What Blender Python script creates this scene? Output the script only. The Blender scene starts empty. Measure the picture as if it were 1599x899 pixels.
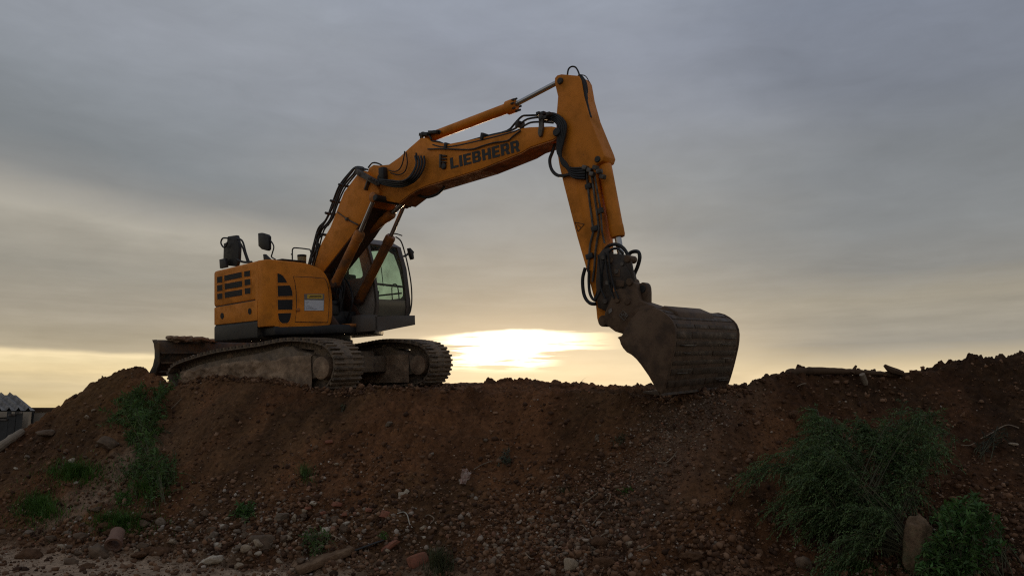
import bpy, bmesh, math, random
import numpy as np
from mathutils import Vector, Matrix, noise as mnz
random.seed(7); rng = np.random.default_rng(11)
SC = bpy.context.scene
COL = SC.collection

# ---------------------------------------------------------------- camera
FPX, CX, CY = 1208.0, 799.5, 449.5
PITCH = math.atan(200.5 / FPX)
CAMZ = 1.6
cam_data = bpy.data.cameras.new('camera'); cam = bpy.data.objects.new('camera', cam_data); COL.objects.link(cam)
cam.location = (0, 0, CAMZ); cam.rotation_euler = (math.pi / 2 + PITCH, 0, 0)
cam_data.sensor_width = 36; cam_data.lens = 36 * FPX / 1599.0
cam_data.clip_start = 0.1; cam_data.clip_end = 9000
SC.camera = cam
SC.view_settings.view_transform = 'Standard'; SC.view_settings.look = 'None'
SC.view_settings.exposure = 0.0; SC.view_settings.gamma = 1.0
SC.cycles.use_denoising = False; SC.cycles.filter_width = 1.2; SC.cycles.adaptive_threshold = 0.003
SC.cycles.max_bounces = 6; SC.cycles.transparent_max_bounces = 12

# ---------------------------------------------------------------- sky and sun
SUN_EL, SUN_AZ = math.radians(5.2), math.radians(-0.3)
world = bpy.data.worlds.new('World'); SC.world = world; world.use_nodes = True
def build_sky():
    nt = world.node_tree; N = nt.nodes; L = nt.links; N.clear()
    def nd(t, **k):
        n = N.new(t)
        for a, b in k.items(): setattr(n, a, b)
        return n
    def val(x):
        return x
    def mth(op, a, b=None, c=None, clamp=False):
        n = nd('ShaderNodeMath', operation=op, use_clamp=clamp)
        for i, v in enumerate((a, b, c)):
            if v is None: continue
            if isinstance(v, (int, float)): n.inputs[i].default_value = v
            else: L.new(v, n.inputs[i])
        return n.outputs[0]
    def sstep(x, lo, hi):
        n = nd('ShaderNodeMapRange', interpolation_type='SMOOTHSTEP')
        L.new(x, n.inputs[0]); n.inputs[1].default_value = lo; n.inputs[2].default_value = hi
        return n.outputs[0]
    def mix(f, a, b, bt='MIX'):
        n = nd('ShaderNodeMix', data_type='RGBA', blend_type=bt)
        for s, v in ((n.inputs[0], f), (n.inputs[6], a), (n.inputs[7], b)):
            if isinstance(v, (int, float)): s.default_value = v
            elif isinstance(v, tuple): s.default_value = (*v, 1)
            else: L.new(v, s)
        return n.outputs[2]
    def ramp(x, pts):
        n = nd('ShaderNodeValToRGB'); cr = n.color_ramp
        while len(cr.elements) < len(pts): cr.elements.new(0.5)
        for e, (p, c) in zip(cr.elements, pts): e.position = p; e.color = (*c, 1)
        L.new(x, n.inputs[0]); return n.outputs[0]
    def noise(vec, scale, detail, rough=0.55, dist=0.0):
        n = nd('ShaderNodeTexNoise'); n.inputs['Scale'].default_value = scale; n.inputs['Detail'].default_value = detail
        n.inputs['Roughness'].default_value = rough; n.inputs['Distortion'].default_value = dist
        L.new(vec, n.inputs['Vector']); return n.outputs[0]
    tc = nd('ShaderNodeTexCoord'); sep = nd('ShaderNodeSeparateXYZ'); L.new(tc.outputs['Generated'], sep.inputs[0])
    el = mth('ARCSINE', sep.outputs[2]); az = mth('ARCTAN2', sep.outputs[0], sep.outputs[1])
    def vec(sx, sy, ox=0.0):
        c = nd('ShaderNodeCombineXYZ'); L.new(mth('MULTIPLY_ADD', az, sx, ox), c.inputs[0]); L.new(mth('MULTIPLY', el, sy), c.inputs[1])
        return c.outputs[0]
    big = noise(vec(2.2, 7.0, 3.1), 1.6, 6)            # broad stratus bands
    fine = noise(vec(3.0, 26.0, 9.0), 2.2, 7)          # thin streaks
    # cloud deck colour by elevation (radians / 0.6), looked up separately left of the sun, about it, right of it and behind the camera
    e2 = mth('ADD', mth('DIVIDE', el, 0.6), mth('MULTIPLY', mth('SUBTRACT', big, 0.5), mth('MULTIPLY_ADD', sstep(el, 0.08, 0.2), 0.07, 0.02)))
    e2 = mth('ADD', e2, mth('MULTIPLY', mth('SUBTRACT', fine, 0.5), mth('MULTIPLY', sstep(el, 0.34, 0.05), 0.035)))
    el_ = mth('ADD', e2, mth('MULTIPLY', mth('MULTIPLY', mth('MAXIMUM', mth('ADD', az, 0.48), -0.3), 0.17), sstep(e2, 0.22, 0.36)))
    low_ = mth('MULTIPLY', sstep(e2, 0.24, 0.12), 0.042); el_ = mth('ADD', el_, low_); er_ = mth('ADD', e2, low_)
    wob = mth('ADD', az, mth('MULTIPLY_ADD', noise(vec(1.2, 5.0, 5.0), 1.5, 4), 0.5, -0.25))
    wl = mth('MULTIPLY', sstep(wob, -0.02, -0.42), sstep(az, -3.0, -1.0))
    wr = mth('MULTIPLY', sstep(wob, 0.10, 0.50), sstep(az, 3.0, 1.0))
    wb = sstep(mth('ABSOLUTE', az), 1.0, 2.4)
    col = mix(wb, ramp(e2, SKY_MID), ramp(e2, SKY_BACK))
    col = mix(wl, col, ramp(el_, SKY_LEFT)); col = mix(wr, col, ramp(er_, SKY_RIGHT))
    # brightness modulation of bands
    bm = mth('MULTIPLY_ADD', big, 0.36, 0.82)
    fm = mth('MULTIPLY', mth('SUBTRACT', fine, 0.5), sstep(el, 0.30, 0.06))
    bm = mth('ADD', bm, mth('MULTIPLY', fm, 0.55))
    bm = mth('ADD', bm, mth('MULTIPLY_ADD', noise(vec(4.0, 11.0, 20.0), 2.4, 7, 0.6, 0.6), 0.22, -0.11))
    cb = nd('ShaderNodeCombineXYZ')
    for i in range(3): L.new(bm, cb.inputs[i])
    col = mix(1.0, col, cb.outputs[0], 'MULTIPLY')
    # glow round the veiled sun
    da = mth('DIVIDE', mth('SUBTRACT', az, SUN_AZ - 0.005), 0.20); de = mth('DIVIDE', mth('SUBTRACT', el, 0.070), 0.050)
    r2 = mth('ADD', mth('MULTIPLY', da, da), mth('MULTIPLY', de, de))
    glow = mth('POWER', 2.718, mth('MULTIPLY', r2, -1.0))
    col = mix(mth('MULTIPLY', glow, 0.38), col, SKY_GLOW)
    # the gap in the cloud bank where the sun shines through
    streak = noise(vec(4.0, 62.0, 1.7), 1.6, 6, 0.6, 0.4)
    ga = mth('DIVIDE', mth('SUBTRACT', az, 0.012), 0.135); gaa = mth('MULTIPLY', ga, ga)
    top = mth('ADD', mth('SUBTRACT', 0.1120, mth('MULTIPLY', mth('MAXIMUM', mth('MULTIPLY', mth('ADD', az, 0.002), -1.0), 0.0), 0.085)), mth('MULTIPLY', mth('MAXIMUM', az, 0.0), -0.03))
    top = mth('ADD', top, mth('MULTIPLY_ADD', noise(vec(9.0, 0.0, 4.0), 2.0, 3), 0.006, -0.003))
    edge = sstep(mth('SUBTRACT', top, el), -0.0012, 0.0045)
    low = sstep(el, 0.052, 0.072)
    sk = sstep(streak, 0.46, 0.66)
    gv = mth('SUBTRACT', mth('SUBTRACT', 1.12, gaa), mth('MULTIPLY', sk, mth('MULTIPLY_ADD', gaa, 1.3, 0.72)))
    gv = mth('SUBTRACT', gv, mth('MULTIPLY', sstep(el, 0.088, 0.070), mth('MULTIPLY_ADD', sk, 0.5, sstep(az, -0.01, 0.09))))
    gapm = mth('MULTIPLY', mth('MULTIPLY', sstep(gv, -0.05, 1.0), edge), low)
    core = mth('POWER', 2.718, mth('MULTIPLY', mth('ADD', mth('MULTIPLY', mth('DIVIDE', mth('ADD', az, 0.005), 0.075), mth('DIVIDE', mth('ADD', az, 0.005), 0.075)), mth('MULTIPLY', mth('DIVIDE', mth('SUBTRACT', el, 0.087), 0.03), mth('DIVIDE', mth('SUBTRACT', el, 0.087), 0.03))), -1.0))
    gcol = mix(core, (1.02, 0.80, 0.47), (3.2, 2.8, 2.1))
    col = mix(gapm, col, gcol)
    nis = nd('ShaderNodeTexSky', sky_type='NISHITA'); nis.sun_disc = False
    nis.sun_elevation = SUN_EL; nis.sun_rotation = SUN_AZ
    b1 = nd('ShaderNodeBackground'); L.new(nis.outputs[0], b1.inputs[0]); b1.inputs[1].default_value = 0.05
    b2 = nd('ShaderNodeBackground'); L.new(col, b2.inputs[0]); b2.inputs[1].default_value = SKY_STRENGTH
    ms = nd('ShaderNodeMixShader'); ms.inputs[0].default_value = 0.92     # nearly closed cloud deck over the clear sky
    L.new(b1.outputs[0], ms.inputs[1]); L.new(b2.outputs[0], ms.inputs[2])
    out = nd('ShaderNodeOutputWorld'); L.new(ms.outputs[0], out.inputs[0])
SKY_STRENGTH = 1.27
SKY_LEFT = [(0, (.53, .40, .19)), (.05, (.60, .47, .25)), (.10, (.54, .44, .27)), (.128, (.68, .54, .31)), (.146, (.70, .57, .34)), (.158, (.80, .65, .40)), (.170, (.36, .305, .215)), (.21, (.30, .265, .21)), (.27, (.27, .25, .21)),
            (.335, (.295, .272, .228)), (.37, (.35, .325, .275)), (.40, (.295, .28, .25)), (.44, (.205, .208, .205)), (.50, (.178, .192, .203)), (.61, (.205, .222, .243)), (.75, (.245, .262, .295)), (.87, (.25, .27, .305)), (1.0, (.22, .24, .28))]
SKY_MID = [(0, (.64, .52, .34)), (.10, (.66, .54, .35)), (.17, (.47, .39, .28)), (.22, (.36, .312, .24)), (.30, (.31, .287, .245)), (.40, (.275, .27, .253)), (.50, (.253, .261, .265)), (.62, (.235, .25, .28)), (.75, (.225, .243, .287)), (.87, (.24, .262, .31)), (1.0, (.20, .22, .265))]
SKY_RIGHT = [(0, (.56, .46, .30)), (.08, (.58, .47, .30)), (.12, (.70, .56, .35)), (.15, (.46, .38, .255)), (.18, (.26, .24, .205)), (.225, (.30, .268, .212)), (.28, (.215, .21, .197)), (.38, (.19, .197, .20)), (.50, (.180, .192, .206)), (.62, (.165, .18, .212)), (.75, (.175, .193, .235)), (.87, (.19, .215, .27)), (1.0, (.17, .195, .25))]
SKY_BACK = [(0, (.27, .25, .23)), (.30, (.25, .25, .255)), (1.0, (.20, .22, .265))]
SKY_GLOW = (0.78, 0.63, 0.42)
build_sky()
sun_data = bpy.data.lights.new('sun', 'SUN'); sun = bpy.data.objects.new('sun', sun_data); COL.objects.link(sun)
sun_data.energy = 1.2; sun_data.angle = math.radians(10); sun_data.color = (1.0, 0.72, 0.42)
sdir = Vector((math.sin(SUN_AZ) * math.cos(SUN_EL), math.cos(SUN_AZ) * math.cos(SUN_EL), math.sin(SUN_EL)))
sun.rotation_euler = sdir.to_track_quat('Z', 'Y').to_euler(); sun.location = (0, 60, 30)

# ---------------------------------------------------------------- helpers
def tag(o, label=None, cat=None, group=None, kind=None):
    if label: o['label'] = label
    if cat: o['category'] = cat
    if group: o['group'] = group
    if kind: o['kind'] = kind
    return o
def empty(name, loc=(0, 0, 0)):
    o = bpy.data.objects.new(name, None); o.empty_display_size = 0.2; COL.objects.link(o); o.location = loc
    return o
class MB:
    def __init__(s): s.v = []; s.f = []
    def add(s, vs, fs):
        n = len(s.v); s.v += [Vector(v) for v in vs]; s.f += [[i + n for i in f] for f in fs]; return s
    def box(s, c, size, M=None):
        h = [x / 2 for x in size]; vs = []
        for x in (-1, 1):
            for y in (-1, 1):
                for z in (-1, 1):
                    p = Vector((x * h[0], y * h[1], z * h[2]))
                    if M is not None: p = M @ p
                    vs.append(Vector(c) + p)
        return s.add(vs, [(0, 1, 3, 2), (4, 6, 7, 5), (0, 4, 5, 1), (2, 3, 7, 6), (0, 2, 6, 4), (1, 5, 7, 3)])
    def bar(s, a, b, w, h, up=(0, 0, 1)):
        a, b = Vector(a), Vector(b); d = (b - a); ln = d.length; d.normalize()
        x = d.cross(Vector(up)); x.normalize(); y = x.cross(d)
        M = Matrix((d, x, y)).transposed()
        return s.box((a + b) / 2, (ln, w, h), M)
    def prism(s, poly, vec):
        poly = [Vector(p) for p in poly]; n = len(poly); vec = Vector(vec)
        vs = poly + [p + vec for p in poly]
        fs = [list(range(n))[::-1], [n + i for i in range(n)]] + [[i, (i + 1) % n, n + (i + 1) % n, n + i] for i in range(n)]
        return s.add(vs, fs)
    def tube(s, pts, r, n=8, smooth=True, sub=5, closed=False):
        pts = [Vector(p) for p in pts]
        if smooth and len(pts) > 2: pts = catmull(pts, sub, closed)
        rs = r if isinstance(r, (list, tuple)) else [r] * len(pts)
        if len(rs) != len(pts):
            rs = list(np.interp(np.linspace(0, 1, len(pts)), np.linspace(0, 1, len(rs)), rs))
        vs = []; prev = None
        for i, p in enumerate(pts):
            d = (pts[min(i + 1, len(pts) - 1)] - pts[max(i - 1, 0)])
            if d.length < 1e-9: d = Vector((0, 0, 1))
            d.normalize()
            if prev is None:
                x = d.orthogonal().normalized()
            else:
                x = prev - d * prev.dot(d)
                if x.length < 1e-6: x = d.orthogonal()
                x.normalize()
            prev = x; y = d.cross(x)
            for k in range(n):
                a = 2 * math.pi * k / n
                vs.append(p + (x * math.cos(a) + y * math.sin(a)) * rs[i])
        fs = []
        for i in range(len(pts) - 1):
            for k in range(n):
                fs.append((i * n + k, i * n + (k + 1) % n, (i + 1) * n + (k + 1) % n, (i + 1) * n + k))
        fs.append(list(range(n))[::-1]); m = (len(pts) - 1) * n; fs.append([m + k for k in range(n)])
        return s.add(vs, fs)
    def cyl(s, a, b, r, r2=None, n=20):
        return s.tube([a, b], [r, r if r2 is None else r2], n, smooth=False)
    def lathe(s, a, axis, prof, n=24):
        a = Vector(a); d = Vector(axis).normalized(); x = d.orthogonal().normalized(); y = d.cross(x); vs = []
        for h, r in prof:
            for k in range(n):
                t = 2 * math.pi * k / n; vs.append(a + d * h + (x * math.cos(t) + y * math.sin(t)) * r)
        fs = []
        for i in range(len(prof) - 1):
            for k in range(n): fs.append((i * n + k, i * n + (k + 1) % n, (i + 1) * n + (k + 1) % n, (i + 1) * n + k))
        fs.append(list(range(n))[::-1]); m = (len(prof) - 1) * n; fs.append([m + k for k in range(n)])
        return s.add(vs, fs)
    def build(s, name, mat, parent=None, bevel=0.0, seg=2, smooth=True, angle=35):
        bm = bmesh.new(); vs = [bm.verts.new(v) for v in s.v]
        for f in s.f:
            try: bm.faces.new([vs[i] for i in f])
            except ValueError: pass
        bmesh.ops.remove_doubles(bm, verts=bm.verts, dist=1e-5)
        bmesh.ops.recalc_face_normals(bm, faces=bm.faces)
        if bevel > 0:
            es = [e for e in bm.edges if len(e.link_faces) == 2 and e.calc_face_angle(0) > math.radians(28)]
            bmesh.ops.bevel(bm, geom=es, offset=bevel, segments=seg, profile=0.5, affect='EDGES', clamp_overlap=True)
        me = bpy.data.meshes.new(name); bm.to_mesh(me); bm.free()
        return link_mesh(name, me, mat, parent, smooth, angle)
def link_mesh(name, me, mat, parent=None, smooth=True, angle=35):
    if mat is not None: me.materials.append(mat)
    if smooth and len(me.polygons):
        me.shade_smooth(); me.set_sharp_from_angle(angle=math.radians(angle))
    o = bpy.data.objects.new(name, me); COL.objects.link(o)
    if parent is not None: o.parent = parent
    return o
def sm01(x):
    x = max(0.0, min(1.0, x)); return x * x * (3 - 2 * x)
def catmull(p, sub=5, closed=False):
    out = []; n = len(p)
    rngi = range(n if closed else n - 1)
    for i in rngi:
        if closed: a, b, c, d = p[(i - 1) % n], p[i], p[(i + 1) % n], p[(i + 2) % n]
        else: a, b, c, d = p[max(i - 1, 0)], p[i], p[i + 1], p[min(i + 2, n - 1)]
        for k in range(sub):
            t = k / sub
            out.append(0.5 * ((2 * b) + (c - a) * t + (2 * a - 5 * b + 4 * c - d) * t * t + (3 * b - a - 3 * c + d) * t ** 3))
    if not closed: out.append(p[-1])
    return out

# ---------------------------------------------------------------- materials
def mat(name, col, rough=0.6, metal=0.0, var=0.12, scale=6.0, col2=None, dirt=None, dirt_amt=0.0, dirt_scale=3.0, bump=0.0, bump_scale=40.0, attr=None, spec=0.5, transl=0.0, chips=None):
    m = bpy.data.materials.new(name); m.use_nodes = True; nt = m.node_tree; N, L = nt.nodes, nt.links
    b = N['Principled BSDF']; b.inputs['Roughness'].default_value = rough; b.inputs['Metallic'].default_value = metal
    b.inputs['Specular IOR Level'].default_value = spec
    tc = N.new('ShaderNodeTexCoord')
    def noise(sc, det=6, r=0.6):
        n = N.new('ShaderNodeTexNoise'); n.inputs['Scale'].default_value = sc; n.inputs['Detail'].default_value = det; n.inputs['Roughness'].default_value = r
        L.new(tc.outputs['Object'], n.inputs['Vector']); return n.outputs[0]
    def mix(f, a, c, bt='MIX'):
        n = N.new('ShaderNodeMix'); n.data_type = 'RGBA'; n.blend_type = bt
        for s, v in ((n.inputs[0], f), (n.inputs[6], a), (n.inputs[7], c)):
            if isinstance(v, (int, float)): s.default_value = v
            elif isinstance(v, tuple): s.default_value = (*v, 1)
            else: L.new(v, s)
        return n.outputs[2]
    c2 = col2 or tuple(max(0, x * (1 - 2 * var)) for x in col); c1 = col if col2 else tuple(min(1, x * (1 + var)) for x in col)
    r = N.new('ShaderNodeMapRange'); L.new(noise(scale), r.inputs[0]); r.inputs[1].default_value = 0.32; r.inputs[2].default_value = 0.68
    c = mix(r.outputs[0], c2, c1)
    if attr:
        a = N.new('ShaderNodeAttribute'); a.attribute_name = attr; c = mix(1.0, c, a.outputs['Color'], 'MULTIPLY')
    if chips:
        mp = N.new('ShaderNodeMapping'); mp.inputs['Scale'].default_value = (1, 1, .45); L.new(tc.outputs['Object'], mp.inputs['Vector'])
        n_ = N.new('ShaderNodeTexNoise'); n_.inputs['Scale'].default_value = 26; n_.inputs['Detail'].default_value = 8; n_.inputs['Roughness'].default_value = .75; L.new(mp.outputs[0], n_.inputs['Vector'])
        rc = N.new('ShaderNodeMapRange'); L.new(n_.outputs[0], rc.inputs[0]); rc.inputs[1].default_value = .60; rc.inputs[2].default_value = .70; rc.inputs[4].default_value = .75
        c = mix(rc.outputs[0], c, chips)
    if dirt:
        r2 = N.new('ShaderNodeMapRange'); L.new(noise(dirt_scale, 9, 0.7), r2.inputs[0]); r2.inputs[1].default_value = 0.62 - dirt_amt * 0.35; r2.inputs[2].default_value = 0.78 - dirt_amt * 0.2
        c = mix(r2.outputs[0], c, dirt)
        rr = N.new('ShaderNodeMapRange'); L.new(r2.outputs[0], rr.inputs[0]); rr.inputs[3].default_value = rough; rr.inputs[4].default_value = min(0.95, rough + 0.4)
        L.new(rr.outputs[0], b.inputs['Roughness'])
    L.new(c, b.inputs['Base Color'])
    if bump > 0:
        bp = N.new('ShaderNodeBump'); bp.inputs['Strength'].default_value = bump; bp.inputs['Distance'].default_value = 0.02
        L.new(noise(bump_scale, 8, 0.65), bp.inputs['Height']); L.new(bp.outputs[0], b.inputs['Normal'])
    if transl > 0:
        t = N.new('ShaderNodeBsdfTranslucent'); L.new(c, t.inputs[0]); ms = N.new('ShaderNodeMixShader'); ms.inputs[0].default_value = transl
        L.new(b.outputs[0], ms.inputs[1]); L.new(t.outputs[0], ms.inputs[2]); L.new(ms.outputs[0], N['Material Output'].inputs[0])
    return m
MUD = (0.15, 0.10, 0.065)
M_OR = mat('orange_paint', (0.80, 0.255, 0.014), 0.5, spec=0.3, var=0.08, scale=2.0, dirt=(0.46, 0.165, 0.020), dirt_amt=0.45, dirt_scale=2.6, bump=0.03, bump_scale=14, chips=(0.16, 0.06, 0.02))
M_ORD = mat('worn_shade_orange_paint', (0.58, 0.185, 0.016), 0.5, var=0.12, scale=3.0, dirt=(0.16, 0.075, 0.03), dirt_amt=0.7, dirt_scale=4.0, bump=0.05, bump_scale=30)  # worn orange; the sheet under the upper boom uses it as painted shade
M_ORK = mat('darker_orange_paint', (0.34, 0.115, 0.018), 0.45, var=0.12, scale=3.0, dirt=(0.10, 0.05, 0.025), dirt_amt=0.6, dirt_scale=4.0)  # deeper orange used on the far boom cylinder
M_DK = mat('dark_grey_paint', (0.024, 0.024, 0.024), 0.55, var=0.15, dirt=(0.10, 0.075, 0.05), dirt_amt=0.3)
M_BLK = mat('black_rubber', (0.013, 0.013, 0.014), 0.55, var=0.2, dirt=(0.05, 0.04, 0.03), dirt_amt=0.3, dirt_scale=9)
M_STL = mat('dusty_steel', (0.14, 0.125, 0.11), 0.5, 0.6, var=0.2, dirt=(0.07, 0.05, 0.035), dirt_amt=0.5, dirt_scale=8)
M_CHR = mat('piston_chrome', (0.45, 0.45, 0.46), 0.22, 0.95, var=0.05)
M_BKT = mat('earthy_bucket_steel', (0.125, 0.070, 0.036), 0.7, 0.15, var=0.3, scale=5, dirt=(0.16, 0.105, 0.065), dirt_amt=0.45, dirt_scale=5, bump=0.3, bump_scale=22)
M_LINK = mat('dark_greasy_steel', (0.062, 0.044, 0.032), 0.55, 0.2, var=0.3, scale=6, dirt=(0.11, 0.07, 0.045), dirt_amt=0.4, dirt_scale=6, bump=0.2, bump_scale=24)
M_WEAR = mat('worn_strip_steel', (0.100, 0.064, 0.040), 0.55, 0.3, var=0.35, scale=9, dirt=(0.10, 0.07, 0.045), dirt_amt=0.6, dirt_scale=7, bump=0.25, bump_scale=30)
M_TRK = mat('muddy_track_steel', (0.20, 0.15, 0.105), 0.7, 0.2, var=0.35, scale=8, dirt=(0.24, 0.17, 0.105), dirt_amt=0.6, dirt_scale=6, bump=0.4, bump_scale=30)
M_CAB = mat('cab_dark_paint', (0.075, 0.060, 0.048), 0.5, var=0.12, dirt=(0.11, 0.08, 0.055), dirt_amt=0.35)
M_SHADE_BRN = mat('dark_brown_shade_paint', (0.085, 0.036, 0.018), 0.6, var=0.3, scale=5, dirt=(0.05, 0.03, 0.02), dirt_amt=0.5)  # paints the boom's underside shade; mount and cylinder feet share this brown
M_LOWG = mat('smoked_lower_pane', (0.125, 0.115, 0.085), 0.22, var=0.1, scale=3)
M_MUD = mat('dried_mud', (0.37, 0.25, 0.155), 0.95, var=0.3, scale=5, dirt=(0.20, 0.125, 0.075), dirt_amt=0.5, dirt_scale=4, bump=0.8, bump_scale=18)
M_GREY = mat('cab_grey_panel', (0.20, 0.18, 0.16), 0.45, var=0.06, dirt=(0.13, 0.10, 0.075), dirt_amt=0.4)
M_GREYP = mat('cab_side_paint', (0.30, 0.26, 0.22), 0.4, var=0.06, dirt=(0.18, 0.14, 0.1), dirt_amt=0.35)
M_WHT = mat('sticker_white', (0.62, 0.63, 0.66), 0.5, var=0.03)
M_YEL = mat('sticker_yellow', (0.68, 0.42, 0.03), 0.5, var=0.05)
M_INK = mat('black_print', (0.012, 0.012, 0.014), 0.5, var=0.1)
M_AMB = mat('pale_cup_plastic', (0.62, 0.47, 0.24), 0.35, var=0.1, transl=0.5)
M_BLD = mat('blade_steel', (0.09, 0.075, 0.06), 0.6, 0.3, var=0.25, scale=4, dirt=(0.22, 0.13, 0.06), dirt_amt=0.5, dirt_scale=3, bump=0.2)
def glass(name, tint, refl=0.12):
    m = bpy.data.materials.new(name); m.use_nodes = True; N, L = m.node_tree.nodes, m.node_tree.links; N.remove(N['Principled BSDF'])
    t = N.new('ShaderNodeBsdfTransparent'); t.inputs[0].default_value = (*tint, 1)
    g = N.new('ShaderNodeBsdfGlossy'); g.inputs['Roughness'].default_value = 0.06
    lw = N.new('ShaderNodeLayerWeight'); lw.inputs[0].default_value = refl
    s = N.new('ShaderNodeMixShader'); L.new(lw.outputs['Fresnel'], s.inputs[0]); L.new(t.outputs[0], s.inputs[1]); L.new(g.outputs[0], s.inputs[2])
    d = N.new('ShaderNodeBsdfDiffuse'); d.inputs[0].default_value = (.42, .38, .31, 1); nz = N.new('ShaderNodeTexNoise'); nz.inputs['Scale'].default_value = 3.5; nz.inputs['Detail'].default_value = 7
    tcg = N.new('ShaderNodeTexCoord'); L.new(tcg.outputs['Object'], nz.inputs['Vector']); mr = N.new('ShaderNodeMapRange'); L.new(nz.outputs[0], mr.inputs[0]); mr.inputs[1].default_value = .4; mr.inputs[2].default_value = .75; mr.inputs[3].default_value = .02; mr.inputs[4].default_value = .22
    s2 = N.new('ShaderNodeMixShader'); L.new(mr.outputs[0], s2.inputs[0]); L.new(s.outputs[0], s2.inputs[1]); L.new(d.outputs[0], s2.inputs[2]); L.new(s2.outputs[0], N['Material Output'].inputs[0]); return m
M_GLS = glass('tinted_glass', (0.84, 0.93, 0.87), 0.08)
M_DGL = glass('dark_lower_glass', (0.40, 0.44, 0.36), 0.16)

# ---------------------------------------------------------------- view rays and machine frame
CP, SP = math.cos(PITCH), math.sin(PITCH)
CAMV = Vector((0, 0, CAMZ))
def ray(px, py):
    a, b = (px - CX) / FPX, (py - CY) / FPX
    return Vector((a, CP + b * SP, SP - b * CP))
VD = Vector((0.78459103, -0.61994814, -0.00901167)); VL = Vector((0.61880287, 0.78206827, 0.07383915)); VU = Vector((-0.0387287, -0.06350998, 0.99722945))
MO = Vector((-3.57, 14.14, 2.05))
MROT = Matrix((VD, VL, VU)).transposed()
def loc_ray(px, py):
    v = ray(px, py); o = CAMV - MO
    return Vector((o.dot(VD), o.dot(VL), o.dot(VU))), Vector((v.dot(VD), v.dot(VL), v.dot(VU)))
def onp(px, py, p0, n):
    o, v = loc_ray(px, py); n = Vector(n); t = (Vector(p0) - o).dot(n) / v.dot(n); return o + v * t
def S(px, py, l): return onp(px, py, (0, l, 0), (0, 1, 0))          # on a plane parallel to the boom, l metres left of its centre
def F(px, py, d): return onp(px, py, (d, 0, 0), (1, 0, 0))          # on a cross plane, d metres ahead of the slew centre
YAW = 0.108
UROT = Matrix.Rotation(YAW, 3, 'Z')
def G(px, py, l):                                                    # same as S for the slewed undercarriage
    n = UROT @ Vector((0, 1, 0)); p = onp(px, py, n * l, n); return UROT.inverted() @ p
exec_parts = None
ex = empty('excavator'); ex.matrix_world = Matrix.Translation(MO) @ MROT.to_4x4()
tag(ex, 'large orange tracked excavator parked on the earth mound with its bucket resting on the ground', 'excavator')

# ---- undercarriage
uc = MB(); uc.box((0, 0, 0.52), (1.7, 1.35, 0.34)); uc.box((0.75, 0, 0.45), (0.42, 1.75, 0.30)); uc.box((-0.75, 0, 0.45), (0.42, 1.75, 0.30))
uco = uc.build('undercarriage_frame', M_TRK, ex, bevel=0.03); uco.rotation_euler.z = YAW
TP = [(-1.45, .70), (-.75, .79), (.23, .845), (.91, .895), (1.42, .86), (1.80, .77), (1.98, .62), (2.04, .44), (1.99, .25), (1.86, .10), (1.6, .03), (0.8, .0), (-.8, .0), (-1.6, .03), (-1.9, .12), (-2.1, .30), (-2.12, .46), (-1.93, .60)]
loop = catmull([Vector((a, 0, c)) for a, c in TP], 24, True)
cum = [0.0]
for i in range(len(loop)): cum.append(cum[-1] + (loop[(i + 1) % len(loop)] - loop[i]).length)
NSH = 52; SHW = 0.62; pitch = cum[-1] / NSH
def at_len(s):
    s %= cum[-1]; i = int(np.searchsorted(cum, s, side='right') - 1); i = min(i, len(loop) - 1)
    a, b = loop[i], loop[(i + 1) % len(loop)]; t = (s - cum[i]) / max(1e-9, cum[i + 1] - cum[i]); return a.lerp(b, t)
shoe = MB(); shoe.box((0, 0, 0), (pitch * 0.93, SHW, 0.022))
for gx in (-0.42, 0.06): shoe.box((gx * pitch, 0, 0.030), (0.036, SHW * 0.985, 0.044))
for ly in (-0.11, 0.11): shoe.box((0, ly, -0.055), (pitch * 1.02, 0.05, 0.09))
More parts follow.
